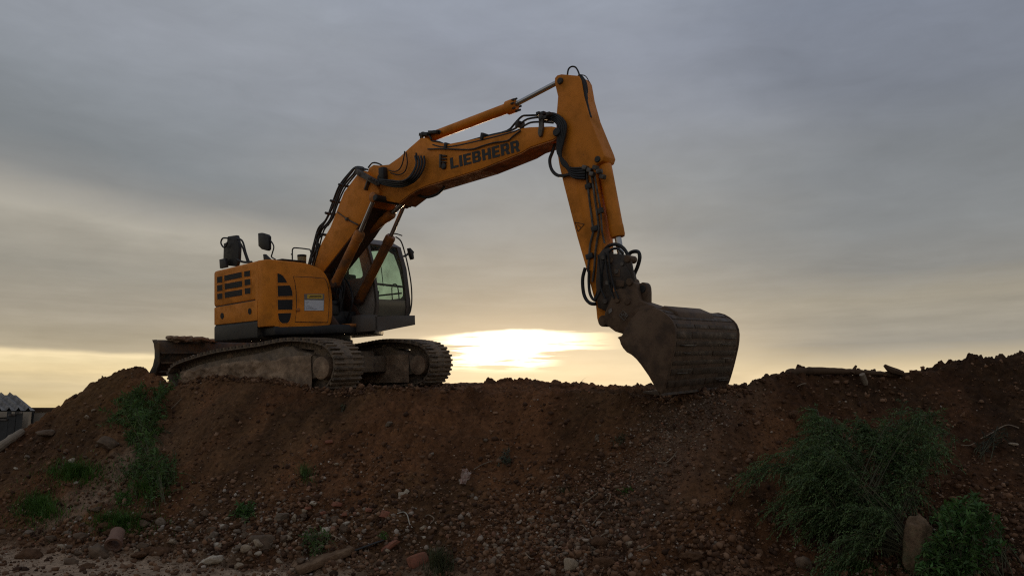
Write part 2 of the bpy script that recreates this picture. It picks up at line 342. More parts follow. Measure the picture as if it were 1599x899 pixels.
for sgn, yc in ((-1, -1.215), (1, 1.135)):
    tr = MB()
    # inner chain rail as one closed band, so the belt is not see-through
    for ly in (-0.11, 0.11):
        n = len(loop); pts_o = [p for p in loop[::4]]; cen = Vector((0, 0, .42)); m = len(pts_o)
        for i in range(m):
            a, b = pts_o[i], pts_o[(i + 1) % m]; e_ = (b - a).normalized(); w_ = Vector((-e_.z, 0, e_.x)); w_ = w_ if w_.dot(a - Vector((max(-1.6, min(1.55, a.x)), 0, .43))) < 0 else -w_; a = a + w_ * .10; b = b + w_ * .10; tr.bar(a + Vector((0, yc + ly, 0)), b + Vector((0, yc + ly, 0)), 0.14, 0.04, (0, 1, 0))
    tko = tr.build('crawler_track', M_TRK, ex, smooth=False); tko.rotation_euler.z = YAW
    first = None
    for k in range(NSH):
        p = at_len(k * pitch); q = at_len(k * pitch + 0.02); d_ = (q - p).normalized()
        nrm = Vector((d_.z, 0, -d_.x)); nrm = Vector((-d_.z, 0, d_.x))
        if nrm.dot(p - Vector((max(-1.6, min(1.55, p.x)), 0, .43))) < 0: nrm = -nrm
        X = Vector((0, 1, 0)).cross(nrm); M = Matrix((X, Vector((0, 1, 0)), nrm)).transposed()
        if first is None:
            o = shoe.build('track_shoe', M_TRK, tko, smooth=False); first = o
        else:
            o = first.copy(); COL.objects.link(o); o.parent = tko
        o.matrix_local = Matrix.Translation(p - nrm * 0.04 + Vector((0, yc, 0))) @ M.to_4x4()
    # side frame caked in mud
    fr = MB(); ylo, yhi = yc - 0.24, yc + 0.20
    top = [(-1.78, .30), (-1.70, .48), (-1.3, .56), (-0.75, .62), (-0.2, .66), (.3, .70), (.8, .77), (1.02, .77), (1.15, .69), (1.42, .64), (1.6, .54), (1.6, .26), (1.3, .20), (.9, .16), (-1.4, .14), (-1.75, .16)]
    fr.prism([(a, ylo, c) for a, c in top], (0, yhi - ylo, 0))
    tfo = fr.build('track_frame', M_TRK, ex, bevel=0.03); tfo.rotation_euler.z = YAW
    md = MB(); gx_, gz_ = 110, 22; vs = []
    for i in range(gx_ + 1):
        for j in range(gz_ + 1):
            a = -1.80 + 3.28 * i / gx_; tp = .46 + .12 * min(1, (a + 1.8) * .8) + .05 * sm01((a - .6) / .3) + (.05 * mnz.noise(Vector((a * 2.2, yc, 0))) + .05 * mnz.noise(Vector((a * 6, yc, 3)))) * (1 - sm01((a - .5) / .2))
            c = .10 + (tp - .10) * j / gz_; q = (3.2 * mnz.fractal(Vector((a * 3.4, yc, c * 5)), .8, 2.1, 5)) * (1 - .75 * sm01((a - .6) / .2)) + random.uniform(-.2, .2)
            vs.append((a, ylo - .03 - .013 * q + (.10 if j == gz_ else .02 if j == gz_ - 1 else 0), c))
    fs = [(i * (gz_ + 1) + j, (i + 1) * (gz_ + 1) + j, (i + 1) * (gz_ + 1) + j + 1, i * (gz_ + 1) + j + 1) for i in range(gx_) for j in range(gz_)]
    md.add(vs, fs); md.build('mud_crust', M_MUD, tfo, angle=60)['kind'] = 'stuff'
    wh = MB(); wh.lathe((1.66, yc - 0.13, .44), (0, 1, 0), [(0, .20), (0.02, .36), (.06, .38), (.2, .38), (.24, .36), (.26, .2)], 28)
    io = wh.build('idler_wheel', M_TRK, ex); io.rotation_euler.z = YAW
    hb = MB(); hb.lathe((1.70, yc - 0.30, .40), (0, 1, 0), [(0, .15), (.015, .175), (.18, .18)], 26)
    ho = hb.build('hub_cover', M_MUD, ex); ho.rotation_euler.z = YAW
    wh = MB(); wh.lathe((-1.68, yc - 0.13, .40), (0, 1, 0), [(0, .18), (0.02, .32), (.06, .34), (.2, .34), (.24, .32), (.26, .18)], 28)
    so = wh.build('drive_sprocket', M_TRK, ex); so.rotation_euler.z = YAW
    for a, c in ((0.78, .74), (-0.62, .66)):
        cr = MB(); cr.lathe((a, yc - .16, c), (0, 1, 0), [(0, .05), (.02, .075), (.3, .075), (.32, .05)], 16); cr.bar((a, yc, c), (a, yc, c - .2), .1, .1, (0, 1, 0))
        co = cr.build('carrier_roller', M_MUD, ex); co.rotation_euler.z = YAW
    for k in range(7):
        rr = MB(); rr.lathe((-1.2 + k * .4, yc - .15, .14), (0, 1, 0), [(0, .09), (.03, .11), (.27, .11), (.3, .09)], 16)
        ro = rr.build('track_roller', M_TRK, ex); ro.rotation_euler.z = YAW
# dozer blade behind the tracks
BA = -2.62
prof = [(0.02, 1.05), (0.07, .98), (0.10, .85), (0.10, .72), (0.05, .58), (-.05, .46), (-.14, .38)]
bl = MB(); n = len(prof)
ring = [(BA + a, c) for a, c in prof] + [(BA + a + .035, c) for a, c in prof[::-1]]
bl.prism([(a, -1.50, c) for a, c in ring], (0, 3.0, 0))
blo = bl.build('dozer_blade', M_BLD, ex, bevel=0.004); blo.rotation_euler.z = YAW
for y in (-1.515, 1.48):
    e = MB(); e.prism([(BA + a, y, c) for a, c in prof] + [(BA + .10, y, .38), (BA + .23, y, .60), (BA + .23, y, .98), (BA + .13, y, 1.05)], (0, .03, 0)); e.build('end_plate', M_BLD, blo, bevel=.004)
for c in (.80, .62, .46):
    e = MB(); e.box((BA + .17, 0, c), (.09, 2.9, .035)); e.build('stiffener', M_BLD, blo, bevel=.005)
e = MB()
for y in (-.55, .55): e.bar((BA + .15, y, .58), (-0.8, y * .9, .45), .14, .18)
e.build('push_arm', M_TRK, blo, bevel=.02)
e = MB()
for k in range(14):
    e.box((BA + .12 + random.uniform(-.05, .1), -.75 + random.uniform(-.45, .6), 1.06 + random.uniform(-.02, .04)), (.16, random.uniform(.12, .3), .07), Matrix.Rotation(random.uniform(-.3, .3), 3, 'X'))
e.build('caked_soil', M_MUD, blo, bevel=.03)['kind'] = 'stuff'

# ---- slewing platform and body
tt = MB(); tt.lathe((0, 0, .70), (0, 0, 1), [(0, .62), (.10, .62), (.11, .70), (.20, .70), (.21, .66), (.30, .66)], 40); tt.build('turntable', M_DK, ex)
pf = MB(); pf.prism([(-1.2, -1.15, .985), (.46, -1.15, .985), (.84, -.50, .985), (1.15, -.42, .985), (1.15, .42, .985), (.6, 1.15, .985), (-1.2, 1.15, .985)], (0, 0, .15)); pf.build('platform', M_BLK, ex, bevel=.02)
def loft(plan, ub, ut, r):
    """wall round a closed plan with rounded lower and upper edges; ub and ut give the height at each corner"""
    n = len(plan); P = [Vector((a, b)) for a, b in plan]; cen = sum(P, Vector((0, 0))) / n; nr = []
    area = sum(P[i].x * P[(i + 1) % n].y - P[(i + 1) % n].x * P[i].y for i in range(n))
    for i in range(n):
        e1 = (P[i] - P[i - 1]).normalized(); e2 = (P[(i + 1) % n] - P[i]).normalized()
        n1 = Vector((e1.y, -e1.x)); n2 = Vector((e2.y, -e2.x)); m = (n1 + n2)
        m = m.normalized() if m.length > 1e-6 else n1
        nr.append(m if area > 0 else -m)
    m = MB(); rows = []
    for (fr_, ins, dz) in ((0, .7, 0), (0, .2, .3), (0, 0, 1), (1, 0, -1), (1, .1, -.55), (1, .3, -.25), (1, .6, -.06), (1, 1, 0)):
        row = []
        for i in range(n):
            q = P[i] - nr[i] * (ins * r); base = (ut[i] if fr_ else ub[i]) + dz * r
            row.append(Vector((q.x, q.y, base)))
        rows.append(row)
    vs = [v for row in rows for v in row]; fs = []
    for k in range(len(rows) - 1):
        for i in range(n): fs.append((k * n + i, k * n + (i + 1) % n, (k + 1) * n + (i + 1) % n, (k + 1) * n + i))
    fs.append(list(range(n))[::-1]); fs.append([(len(rows) - 1) * n + i for i in range(n)])
    return m.add(vs, fs)
RP = [(.095, -1.25), (-.6, -1.25), (-1.20, -1.25), (-1.25, -1.238), (-1.275, -1.20), (-1.45, -.9), (-1.58, -.45), (-1.6, 0), (-1.58, .45), (-1.45, .9), (-1.275, 1.2), (-1.2, 1.25), (-.69, 1.25), (-.69, .36), (.095, .36)]
def rh(u0, u1): return [u0 + (u1 - u0) * max(0, min(1, (a + 1.27) / 1.37)) for a, b in RP]
cw = loft(RP, rh(.955, .955), rh(1.25, 1.245), .045).build('counterweight', M_DK, ex)
lp = loft(RP, rh(1.257, 1.252), rh(1.572, 1.597), .014).build('rear_lower_panel', M_OR, ex)
up = loft(RP, rh(1.584, 1.609), rh(2.235, 2.272), .05).build('engine_hood', M_OR, ex)
core = loft([(a * .985, b * .985) for a, b in RP], rh(1.1, 1.1), rh(2.1, 2.1), .02).build('body_core', M_BLK, ex)
FP0 = (.50, -1.08, 0); FE = Vector((.88 - .50, -.42 + 1.08, 0)).normalized(); FN = Vector((FE.y, -FE.x, 0))
def Ff(px, py): return onp(px, py, FP0, FN)
tops = [(437, 407.2), (452, 408), (468, 409.5), (480, 411.5), (487, 414), (494, 416.8), (500, 420), (505, 424), (509, 429), (513, 437), (516, 446), (518, 458), (518.5, 468)]
bots = [(437, 513), (452, 513), (468, 512.5), (480, 512), (487, 511.5), (494, 511), (500, 510.5), (505, 510), (509, 509.5), (513, 508), (516, 504), (518, 494), (518.5, 484)]
BP = [(.105, -1.25), (.2, -1.25), (.30, -1.237), (.38, -1.205), (.44, -1.16)]; BT = [2.272, 2.272, 2.27, 2.268, 2.262]; BB = [1.135] * 5
for (x, y), (x2, y2) in zip(tops, bots):
    p = Ff(x, y); q = Ff(x, y2); BP.append((p.x, p.y)); BT.append(p.z); BB.append(q.z)
BP += [(BP[-1][0] - .12, BP[-1][1] + .03), (.105, -.36)]; BT += [BT[-1], 2.2]; BB += [BB[-1], 1.14]
bonnet = loft(BP, BB, BT, .022).build('side_bonnet', M_OR, ex, angle=40)
Z2 = lambda x, y: (320 + x / 4.7308, 350 + y / 4.7308)
SIDE = ((0, -1.25, 0), Vector((0, -1, 0))); FACE = (FP0, FN)
def plate(name, pts, plane, m, parent, t=.004, off=.0015, bevel=0):
    p0, n = plane; q = [onp(x, y, p0, n) + Vector(n) * off for x, y in pts]
    return MB().prism(q, Vector(n) * t).build(name, m, parent, bevel=bevel, smooth=False)
def grown(pts, g):
    cx = sum(p[0] for p in pts) / len(pts); cy = sum(p[1] for p in pts) / len(pts); out = []
    for x, y in pts:
        d = math.hypot(x - cx, y - cy); out.append((x + (x - cx) / d * g, y + (y - cy) / d * g))
    return out
VENTS = [[(92, 390), (130, 384), (130, 428), (92, 434)], [(145, 380), (273, 352), (275, 393), (146, 420)], [(292, 350), (335, 341), (335, 384), (293, 388)],
         [(92, 452), (131, 446), (132, 490), (93, 496)], [(147, 440), (276, 417), (277, 460), (148, 482)], [(294, 410), (338, 403), (339, 447), (296, 452)],
         [(93, 514), (131, 509), (132, 550), (94, 556)], [(148, 502), (277, 481), (277, 524), (149, 545)], [(295, 474), (338, 469), (339, 512), (297, 517)]]
M_VNT = mat('vent_mesh', (0.010, 0.008, 0.008), 0.7, var=0.2)
def slats(v, plane, parent, n=3):
    (x0, y0), (x1, y1), (x2, y2), (x3, y3) = v; p0, nn = plane
    for k in range(1, n + 1):
        t = k / (n + 1); a = onp(*Z2(x0 + (x3 - x0) * t, y0 + (y3 - y0) * t), p0, nn); b = onp(*Z2(x1 + (x2 - x1) * t, y1 + (y2 - y1) * t), p0, nn)
        MB().bar(a + nn * .005, b + nn * .005, .006, .006).build('slat', M_BLK, parent, smooth=False)
for v in VENTS:
    plate('vent_rim', [Z2(*p) for p in grown(v, 5)], SIDE, M_OR, up, t=.004, off=.001, bevel=.0015)
    g_ = plate('vent', [Z2(*p) for p in v], SIDE, M_VNT, ex, t=.003, off=.0035); slats(v, SIDE, g_, 3 if v[1][0] - v[0][0] > 60 else 2)
for v in ([(535, 362), (560, 370), (580, 388), (597, 412), (607, 432), (537, 432)], [(537, 455), (625, 452), (637, 472), (645, 500), (647, 530), (540, 533)], [(537, 558), (647, 557), (647, 600), (645, 630), (540, 632)], [(540, 658), (637, 655), (632, 690), (622, 718), (608, 730), (575, 732), (557, 720), (545, 700)]):
    plate('bonnet_vent_rim', [Z2(*p) for p in grown(v, 7)], FACE, M_OR, bonnet, t=.005, off=.001, bevel=.0015)
    g_ = plate('bonnet_vent', [Z2(*p) for p in v], FACE, M_VNT, ex, t=.003, off=.0045)
    xs = [p[0] for p in v]; ys = [p[1] for p in v]; slats([(min(xs) + 4, min(ys)), (max(xs) - 26, min(ys)), (max(xs) - 26, max(ys)), (min(xs) + 4, max(ys))], FACE, g_, 3)
for x, y in ((128, 677), (332, 643)):
    plate('panel_latch', [Z2(x + 13 * math.cos(a) , y + 24 * math.sin(a)) for a in np.linspace(0, 2 * math.pi, 12, endpoint=False)], SIDE, M_VNT, lp, t=.003, off=.002)
DOOR = [(655, 388), (700, 391), (790, 395), (885, 404), (900, 435), (911, 480), (915, 560), (912, 650), (905, 723), (790, 722), (668, 719), (677, 650), (680, 590), (676, 500), (668, 440)]
plate('door_gap', [Z2(*p) for p in grown(DOOR, 5)], FACE, M_BLK, bonnet, t=.003, off=.001)
door = plate('access_door', [Z2(*p) for p in DOOR], FACE, M_OR, ex, t=.012, off=.002, bevel=.003)
plate('sticker_backing', [Z2(*p) for p in [(733, 515), (881, 515), (879, 640), (732, 640)]], FACE, M_GREY, door, t=.002, off=.0145)
plate('yellow_sticker', [Z2(*p) for p in [(755, 520), (868, 520), (868, 550), (755, 550)]], FACE, M_YEL, door, t=.0015, off=.0168)
plate('white_sticker', [Z2(*p) for p in [(735, 560), (877, 563), (875, 637), (735, 637)]], FACE, M_WHT, door, t=.0015, off=.0168)
M_PRT = mat('faint_print', (0.25, 0.27, 0.31), 0.5)
for y, x1 in ((575, 768), (584, 760), (600, 775), (608, 790), (618, 800), (626, 830)):
    plate('print_line', [Z2(*p) for p in [(742, y), (x1, y), (x1, y + 3), (742, y + 3)]], FACE, M_PRT, door, t=.0008, off=.0185)
for y, x0 in ((527, 775), (537, 768)):
    plate('print_line', [Z2(*p) for p in [(x0, y), (860, y), (860, y + 5), (x0, y + 5)]], FACE, M_INK, door, t=.0008, off=.0185)
for x in (745, 744):
    pass
p = Ff(*Z2(688, 632)); MB().lathe(p + FN * .012, FN, [(0, .032), (.02, .032), (.03, .022)], 16).build('door_lock', M_ORD, door)
cp = plate('corner_panel', [Z2(*p) for p in [(374, 333), (390, 330), (398, 332), (398, 560), (374, 566)]], SIDE, M_OR, bonnet, t=.003, off=-.001)
MB().box((.0, -.75, 2.275), (.9, .5, .03)).build('hood_cover', M_DK, ex, bevel=.01)
# parts on the roof
mx = MB(); a0 = S(363, 418, -.35); mx.prism([S(x, y, -.45) for x, y in [(348, 414), (349, 380), (354, 378), (355, 369), (369, 367), (371, 374), (373, 385), (372, 405), (369, 416)]], (0, .07, 0))
mst = mx.build('cylinder_mount', M_BLK, ex, bevel=.015)
MB().prism([S(x, y, -.55) for x, y in [(342, 405), (351, 403), (353, 417), (343, 419)]], (0, .06, 0)).build('lamp_box', M_DK, mst, bevel=.01)
for pts, r in (([(356, 372), (348, 372), (345, 379), (349, 386), (353, 384), (355, 378)], .016), ([(370, 373), (376, 374), (380, 380), (384, 395), (389, 409)], .018), ([(371, 376), (377, 382), (382, 396), (386, 408)], .015), ([(370, 405), (380, 409), (393, 409)], .022)):
    MB().tube([S(x, y, -.5) for x, y in pts], r, 8).build('hose', M_BLK, mst)
mr = MB(); mr.prism([S(x, y, -1.0) for x, y in [(402.5, 364), (408, 363.3), (417, 366), (419.5, 369), (419.5, 389), (417, 391.5), (408, 389), (403, 384)]], (.0, .06, 0))
mro = mr.build('mirror', M_BLK, ex, bevel=.012); MB().tube([S(x, y, -.97) for x, y in [(419, 372), (425, 379), (427.5, 386), (425, 396), (424, 401), (430, 405)]], .012, 8).build('mirror_arm', M_BLK, mro)
MB().prism([S(x, y, -1.0) for x, y in [(410.5, 397), (412.5, 396.5), (421, 405), (411.5, 406)]], (0, .05, 0)).build('bracket_fin', M_BLK, ex, bevel=.004)
hr = MB(); hr.tube([S(x, y, -.55) for x, y in [(456.5, 409), (456.5, 392), (457.5, 388.5), (461, 387), (480, 389), (485, 392), (487, 410)]], .012, 8, sub=4); hr.tube([S(456.5, 397, -.55), S(455, 397, -.55)], .014, 8, smooth=False); hr.build('roof_handrail', M_BLK, ex)
q = S(471.5, 411, -.5); MB().lathe(q - Vector((0, 0, .03)), (0, 0, 1), [(0, .075), (.14, .078), (.145, .07)], 20).build('air_precleaner', M_AMB, ex)
MB().lathe(q + Vector((0, 0, .115)), (0, 0, 1), [(0, .08), (.03, .082), (.036, .07)], 20).build('precleaner_lid', M_DK, ex)

# ---- cab on the far side
CD, CLr, CLl = 1.20, .44, 1.27
cab = MB(); cab.prism([(-.70, CLr - .1, 1.0), (-.70, CLr - .1, 1.28), (-.70, 1.32, 1.325), (-.70, 1.32, 1.15), (-.70, 0.3, .99)], (1.97, 0, 0))
cabo = cab.build('cab', M_CAB, ex, bevel=.008)
MB().prism([(1.02, 0.0, 1.0), (1.02, 0.02, 1.30), (1.02, .40, 1.31), (1.02, .40, 1.03)], (.25, 0, 0)).build('cab_step', M_CAB, cabo, bevel=.01)
def side_poly(l): return [(-.62, 1.30), (-.64, 2.62), (-.5, 2.74), (.15, 2.80), (.72, 2.76), (.98, 2.62), (1.12, 2.2), (1.20, 1.60), (1.20, 1.48), (1.16, 1.30)]
def ringpanel(outer, inner, l, t):
    """flat ring between two outlines with the same number of points"""
    n = len(outer); m = MB(); vs = [(a, l, c) for a, c in outer] + [(a, l, c) for a, c in inner] + [(a, l + t, c) for a, c in outer] + [(a, l + t, c) for a, c in inner]; fs = []
    for i in range(n):
        j = (i + 1) % n; fs += [(i, j, n + j, n + i), (2 * n + i, 3 * n + i, 3 * n + j, 2 * n + j), (i, 2 * n + i, 2 * n + j, j), (n + i, n + j, 3 * n + j, 3 * n + i)]
    return m.add(vs, fs)
inner_r = [(-.08, 2.02), (-.10, 2.5), (-.06, 2.58), (.15, 2.62), (.55, 2.60), (.72, 2.5), (.80, 2.25), (.84, 2.1), (.84, 2.05), (.80, 2.02)]
ringpanel(side_poly(0), inner_r, CLr, .05).build('right_wall', M_GREYP, cabo, bevel=.006)
MB().prism([(a, CLr + .02, c) for a, c in inner_r], (0, .008, 0)).build('side_window', M_GLS, cabo, smooth=False)
inner_l = [(-.50, 1.66), (-.52, 2.52), (-.45, 2.62), (.15, 2.66), (.64, 2.62), (.84, 2.5), (.98, 2.2), (1.07, 1.85), (1.06, 1.70), (1.0, 1.66)]
ringpanel(side_poly(0), inner_l, CLl - .05, .05).build('door_frame', M_CAB, cabo, bevel=.006)
MB().prism([(a, CLl - .03, c) for a, c in inner_l], (0, .008, 0)).build('door_window', M_GLS, cabo, smooth=False)
def front_strip(name, m, i0, i1, l0, l1, off=0.0, t=.03):
    sp = side_poly(0); pts = [Vector((a, 0, c)) for a, c in sp[i0:i1 + 1]]; mm = MB(); n = len(pts); vs = []
    for l in (l0, l1):
        for k, pz in enumerate(pts):
            a = pts[max(k - 1, 0)]; b = pts[min(k + 1, n - 1)]; d_ = (b - a).normalized(); nn = Vector((-d_.z, 0, d_.x)); nn = nn if nn.x >= 0 or nn.z > .5 else -nn
            vs.append(pz + Vector((0, l, 0)) + nn * off); 
    for l in (l0, l1):
        for k, pz in enumerate(pts):
            a = pts[max(k - 1, 0)]; b = pts[min(k + 1, n - 1)]; d_ = (b - a).normalized(); nn = Vector((-d_.z, 0, d_.x)); nn = nn if nn.x >= 0 or nn.z > .5 else -nn
            vs.append(pz + Vector((0, l, 0)) + nn * (off - t))
    fs = []
    for k in range(n - 1):
        fs += [(k, k + 1, n + k + 1, n + k), (2 * n + k, 3 * n + k, 3 * n + k + 1, 2 * n + k + 1), (k, 2 * n + k, 2 * n + k + 1, k + 1), (n + k, n + k + 1, 3 * n + k + 1, 3 * n + k)]
    fs += [(0, n, 3 * n, 2 * n), (n - 1, 3 * n - 1, 4 * n - 1, 2 * n - 1)]
    return mm.add(vs, fs).build(name, m, cabo)
front_strip('windshield', M_GLS, 5, 7, CLr + .05, CLl - .06, -.012, .008)
front_strip('lower_windshield', M_LOWG, 7, 9, CLr + .06, CLl - .06, -.012, .008)
front_strip('front_pillar', M_CAB, 4, 9, CLr - .004, CLr + .055, .006, .05)
front_strip('front_pillar', M_CAB, 4, 9, CLl - .10, CLl + .004, .008, .06)
front_strip('cab_roof', M_CAB, 1, 5, CLr - .006, CLl + .006, .012, .05)
bk = MB(); bk.box((-.62, (CLr + CLl) / 2, 1.55), (.05, CLl - CLr - .1, .5)); bk.box((-.62, (CLr + CLl) / 2, 2.62), (.05, CLl - CLr - .1, .16)); bk.build('rear_wall', M_CAB, cabo, bevel=.006)
MB().box((-.62, (CLr + CLl) / 2, 2.17), (.008, CLl - CLr - .1, .74)).build('rear_window', M_GLS, cabo)
MB().bar((1.13, CLr + .05, 1.88), (1.13, CLl - .06, 1.86), .04, .035).build('windshield_rail', M_CAB, cabo)
MB().tube([(1.19, .62, 1.84), (1.10, .66, 2.2), (1.0, .70, 2.45)], .007, 6).build('wiper', M_BLK, cabo)
MB().tube([(1.05, 1.15, 1.45), (1.0, 1.16, 1.85), (.95, 1.12, 1.93), (.9, 1.10, 1.85), (.9, 1.12, 1.5)], .011, 6).build('inner_handle', M_BLK, cabo)
st = MB(); st.box((.1, .86, 1.52), (.5, .5, .14)); st.box((-.14, .86, 1.9), (.12, .46, .62)); st.bar((-.17, .86, 2.2), (-.17, .86, 2.4), .26, .1); st.build('seat', M_BLK, cabo, bevel=.03)
cn = MB(); cn.bar((.25, .56, 1.5), (.3, .56, 1.8), .14, .2); cn.tube([(.32, .56, 1.8), (.36, .56, 1.95)], .018, 8); cn.bar((.9, .62, 1.3), (.95, .62, 1.78), .10, .16); cn.build('console', M_BLK, cabo, bevel=.01)
MB().bar((1.0, CLl - .02, 1.76), (-.4, CLl - .02, 1.78), .02, .03).build('door_rail', M_CAB, cabo)
dr = MB(); dr.tube([F(x, y, CD + .03) for x, y in [(618, 370), (624, 374), (628, 381), (633, 398), (638, 420), (641.5, 440), (643, 460), (642.5, 476), (640, 488), (636, 493)]], .013, 8); dr.build('cab_handrail', M_BLK, cabo)
ml = MB(); ml.prism([F(x, y, CD + .0) for x, y in [(635, 388), (637, 387.5), (643, 394), (642, 397), (643, 405), (640, 406), (637, 398)]], (.07, 0, 0)); mlo = ml.build('cab_mirror', M_BLK, cabo, bevel=.008)
MB().tube([F(630.5, 400, CD + .04), F(634, 399, CD + .04), F(637, 396, CD + .04)], .02, 8).build('mirror_clamp', M_BLK, cabo)
MB().tube([F(606, 365.5, CD - .25), F(618, 365, CD - .2), F(628, 368, CD - .1)], .012, 6).build('roof_visor', M_DK, cabo)
# valve gear and swing-frame clutter between bonnet and cab
rnd = random.Random(3)
vb = MB(); vb.box((.55, .02, 1.25), (.5, .66, .3)); vb.box((.72, -.2, 1.45), (.25, .2, .25)); vb.box((.45, .1, 1.5), (.3, .2, .3)); vb.build('valve_block', M_BLK, ex, bevel=.015)
sw = MB()
for l in (-.34, .30):
    sw.prism([(.05, l, 1.12), (.05, l, 2.0), (.18, l, 2.25), (.36, l, 2.25), (.6, l, 1.7), (.9, l, 1.32), (1.1, l, 1.12)], (0, .05, 0))
sw.build('boom_mount', M_SHADE_BRN, ex, bevel=.01)
for k in range(11):
    a = rnd.uniform(.5, .85); b = rnd.uniform(-.30, .10); MB().tube([(a, b, 1.2 + rnd.uniform(0, .3)), (a + rnd.uniform(.05, .22), b + rnd.uniform(-.1, .1), 1.55 + rnd.uniform(0, .25)), (a + rnd.uniform(-.1, .15), b + rnd.uniform(-.1, .1), 1.75 + rnd.uniform(0, .2)), (.55 + rnd.uniform(-.1, .15), b * .6, 2.1 + rnd.uniform(0, .3))], .017, 7).build('hydraulic_hose', M_BLK, ex)
MB().box((1.02, .12, 1.12), (.26, .5, .07)).build('front_step', M_ORD, ex, bevel=.01)

# ---- boom, stick and their gear: outlines on the near side plates, extruded to their real width
HB, HU, HS = .25, .20, .15
lower = MB().prism([S(x, y, -HB) for x, y in [(470, 470), (486, 418), (489, 411), (502, 379), (516, 354), (529, 320.5), (537, 300), (556, 275), (563, 268), (571, 267), (577, 276), (592, 296), (591, 309), (584, 316), (578, 323), (573, 330), (569, 341), (559, 353), (552, 364), (504, 425), (497, 470)]], (0, 2 * HB, 0)).build('lower_boom', M_OR, ex, bevel=.012)
upper = MB().prism([S(x, y, -HU) for x, y in [(576, 283), (573, 272), (576, 262), (583, 257.5), (592, 258.5), (607, 257), (624, 245), (639, 231), (657, 215.4), (664, 215), (672, 221), (698, 225.2), (757, 213.8), (801, 204.3), (815, 200), (827, 198.6), (861, 197.4), (868, 199), (873.5, 205), (872, 212), (864, 217.5), (827, 230), (813, 238.5), (752, 263.5), (663, 291), (650, 297), (640, 303), (622, 317), (604, 314), (586, 300)]], (0, 2 * HU, 0)).build('upper_boom', M_OR, ex, bevel=.012)
stick = MB().prism([S(x, y, -HS) for x, y in [(866, 130), (866, 122), (870, 117.5), (876, 116), (903, 118.3), (906.5, 125), (911, 151), (920, 183.5), (929.5, 207), (941, 235), (943.5, 243), (941, 251), (931, 257), (927, 263), (932, 300), (938, 350), (941, 400), (944, 440), (949, 480), (950, 501), (946, 508), (940, 510), (934.5, 506), (932, 497), (930, 476), (914, 415), (901, 370), (895, 347), (880, 288), (873, 258), (870, 239), (868, 210), (869, 176), (871, 151)]], (0, 2 * HS, 0)).build('stick', M_OR, ex, bevel=.012)
def underside_shade(name, pts, hw, parent, m, t=.012):
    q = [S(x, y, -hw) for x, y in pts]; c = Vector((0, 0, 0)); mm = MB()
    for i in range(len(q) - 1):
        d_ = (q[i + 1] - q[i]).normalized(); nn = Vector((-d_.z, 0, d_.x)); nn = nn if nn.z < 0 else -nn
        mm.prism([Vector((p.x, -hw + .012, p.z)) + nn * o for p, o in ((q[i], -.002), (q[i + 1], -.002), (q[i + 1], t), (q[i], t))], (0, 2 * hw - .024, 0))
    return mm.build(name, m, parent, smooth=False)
underside_shade('shade_sheet', [(578, 323.5), (573, 330.5), (569, 341.5), (559, 353.5), (552, 364.5), (504, 425.5), (497, 470)], HB, lower, M_SHADE_BRN)  # added dark sheet, the lower boom's underside shade put into its colour
underside_shade('shade_sheet', [(868, 214.5), (864, 218), (827, 230.5), (813, 239), (752, 264), (663, 291.5), (650, 297.5), (640, 303.5), (622, 317.5)], HU, upper, M_ORD)  # added darker orange sheet that paints shade under the upper boom
def pin(px, py, l0, l1, r, parent, m=M_DK, name='pivot_pin'):
    a = S(px, py, l0); b = Vector((a.x, l1, a.z)); return MB().lathe(a, b - a, [(0, r * .8), (.012, r), ((b - a).length - .012, r), ((b - a).length, r * .8)], 18).build(name, m, parent)
pin(873.5, 126, -HS - .03, HS + .03, .047, stick); pin(932, 248.5, -HS - .02, HS + .03, .045, stick); pin(868, 206, -HU - .05, HU + .05, .06, stick)
pin(585, 308.5, -HB - .16, HB + .16, .055, lower); pin(592, 277, -HB - .02, HB + .02, .06, lower); pin(941, 501, -HS - .025, HS + .025, .075, stick, M_BKT)
def cyl_part(name, p0, p1, r, rod_end, rr, m=M_OR, gland=1.12):
    p0, p1, e = Vector(p0), Vector(p1), Vector(rod_end); d_ = (p1 - p0).normalized(); ln = (p1 - p0).length
    o = MB().lathe(p0, d_, [(0, r * .9), (.02, r), (ln - .16, r), (ln - .155, r * gland), (ln - .03, r * gland), (ln, r * .95)], 28).build(name, m, ex)
    MB().cyl(p1 - d_ * .1, e, rr, rr, 18).build('piston_rod', M_CHR, o)
    return o
for l, nm in ((-.345, 'near'), (.345, 'far')):
    b0 = S(524, 442, -.345); b1 = S(563, 362, -.345); e1 = S(585, 308.5, -.345)
    b0, b1, e1 = [Vector((p.x, l, p.z)) for p in (b0, b1, e1)]; b0 = b0 if l < 0 else b0 - (b1 - b0) * .30
    MB().lathe(b0 - Vector((0, .07, 0)), (0, 1, 0), [(0, .06), (.01, .08), (.13, .08), (.14, .06)], 18).build('cylinder_foot', M_SHADE_BRN, ex)
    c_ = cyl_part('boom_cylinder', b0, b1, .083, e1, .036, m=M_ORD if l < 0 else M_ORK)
    MB().lathe(e1 - Vector((0, .06, 0)), (0, 1, 0), [(0, .07), (.01, .085), (.11, .085), (.12, .07)], 20).build('rod_eye', M_ORD, c_)
sc_ = cyl_part('stick_cylinder', S(668, 216, 0), S(806, 164, 0), .078, S(874, 127, 0), .038, gland=1.35)
gl = MB(); ax = (S(806, 164, 0) - S(668, 216, 0)).normalized(); x_ = ax.orthogonal().normalized(); y_ = ax.cross(x_); g0 = S(804, 164.8, 0)
for k in range(8):
    a = 2 * math.pi * k / 8; p = g0 + (x_ * math.cos(a) + y_ * math.sin(a)) * .092; gl.cyl(p, p + ax * .05, .016, .016, 6)
gl.build('gland_bolt', M_DK, sc_)
bc = cyl_part('bucket_cylinder', S(944, 258, 0), S(965, 370, 0), .095, S(970, 402, 0), .045, gland=1.04)
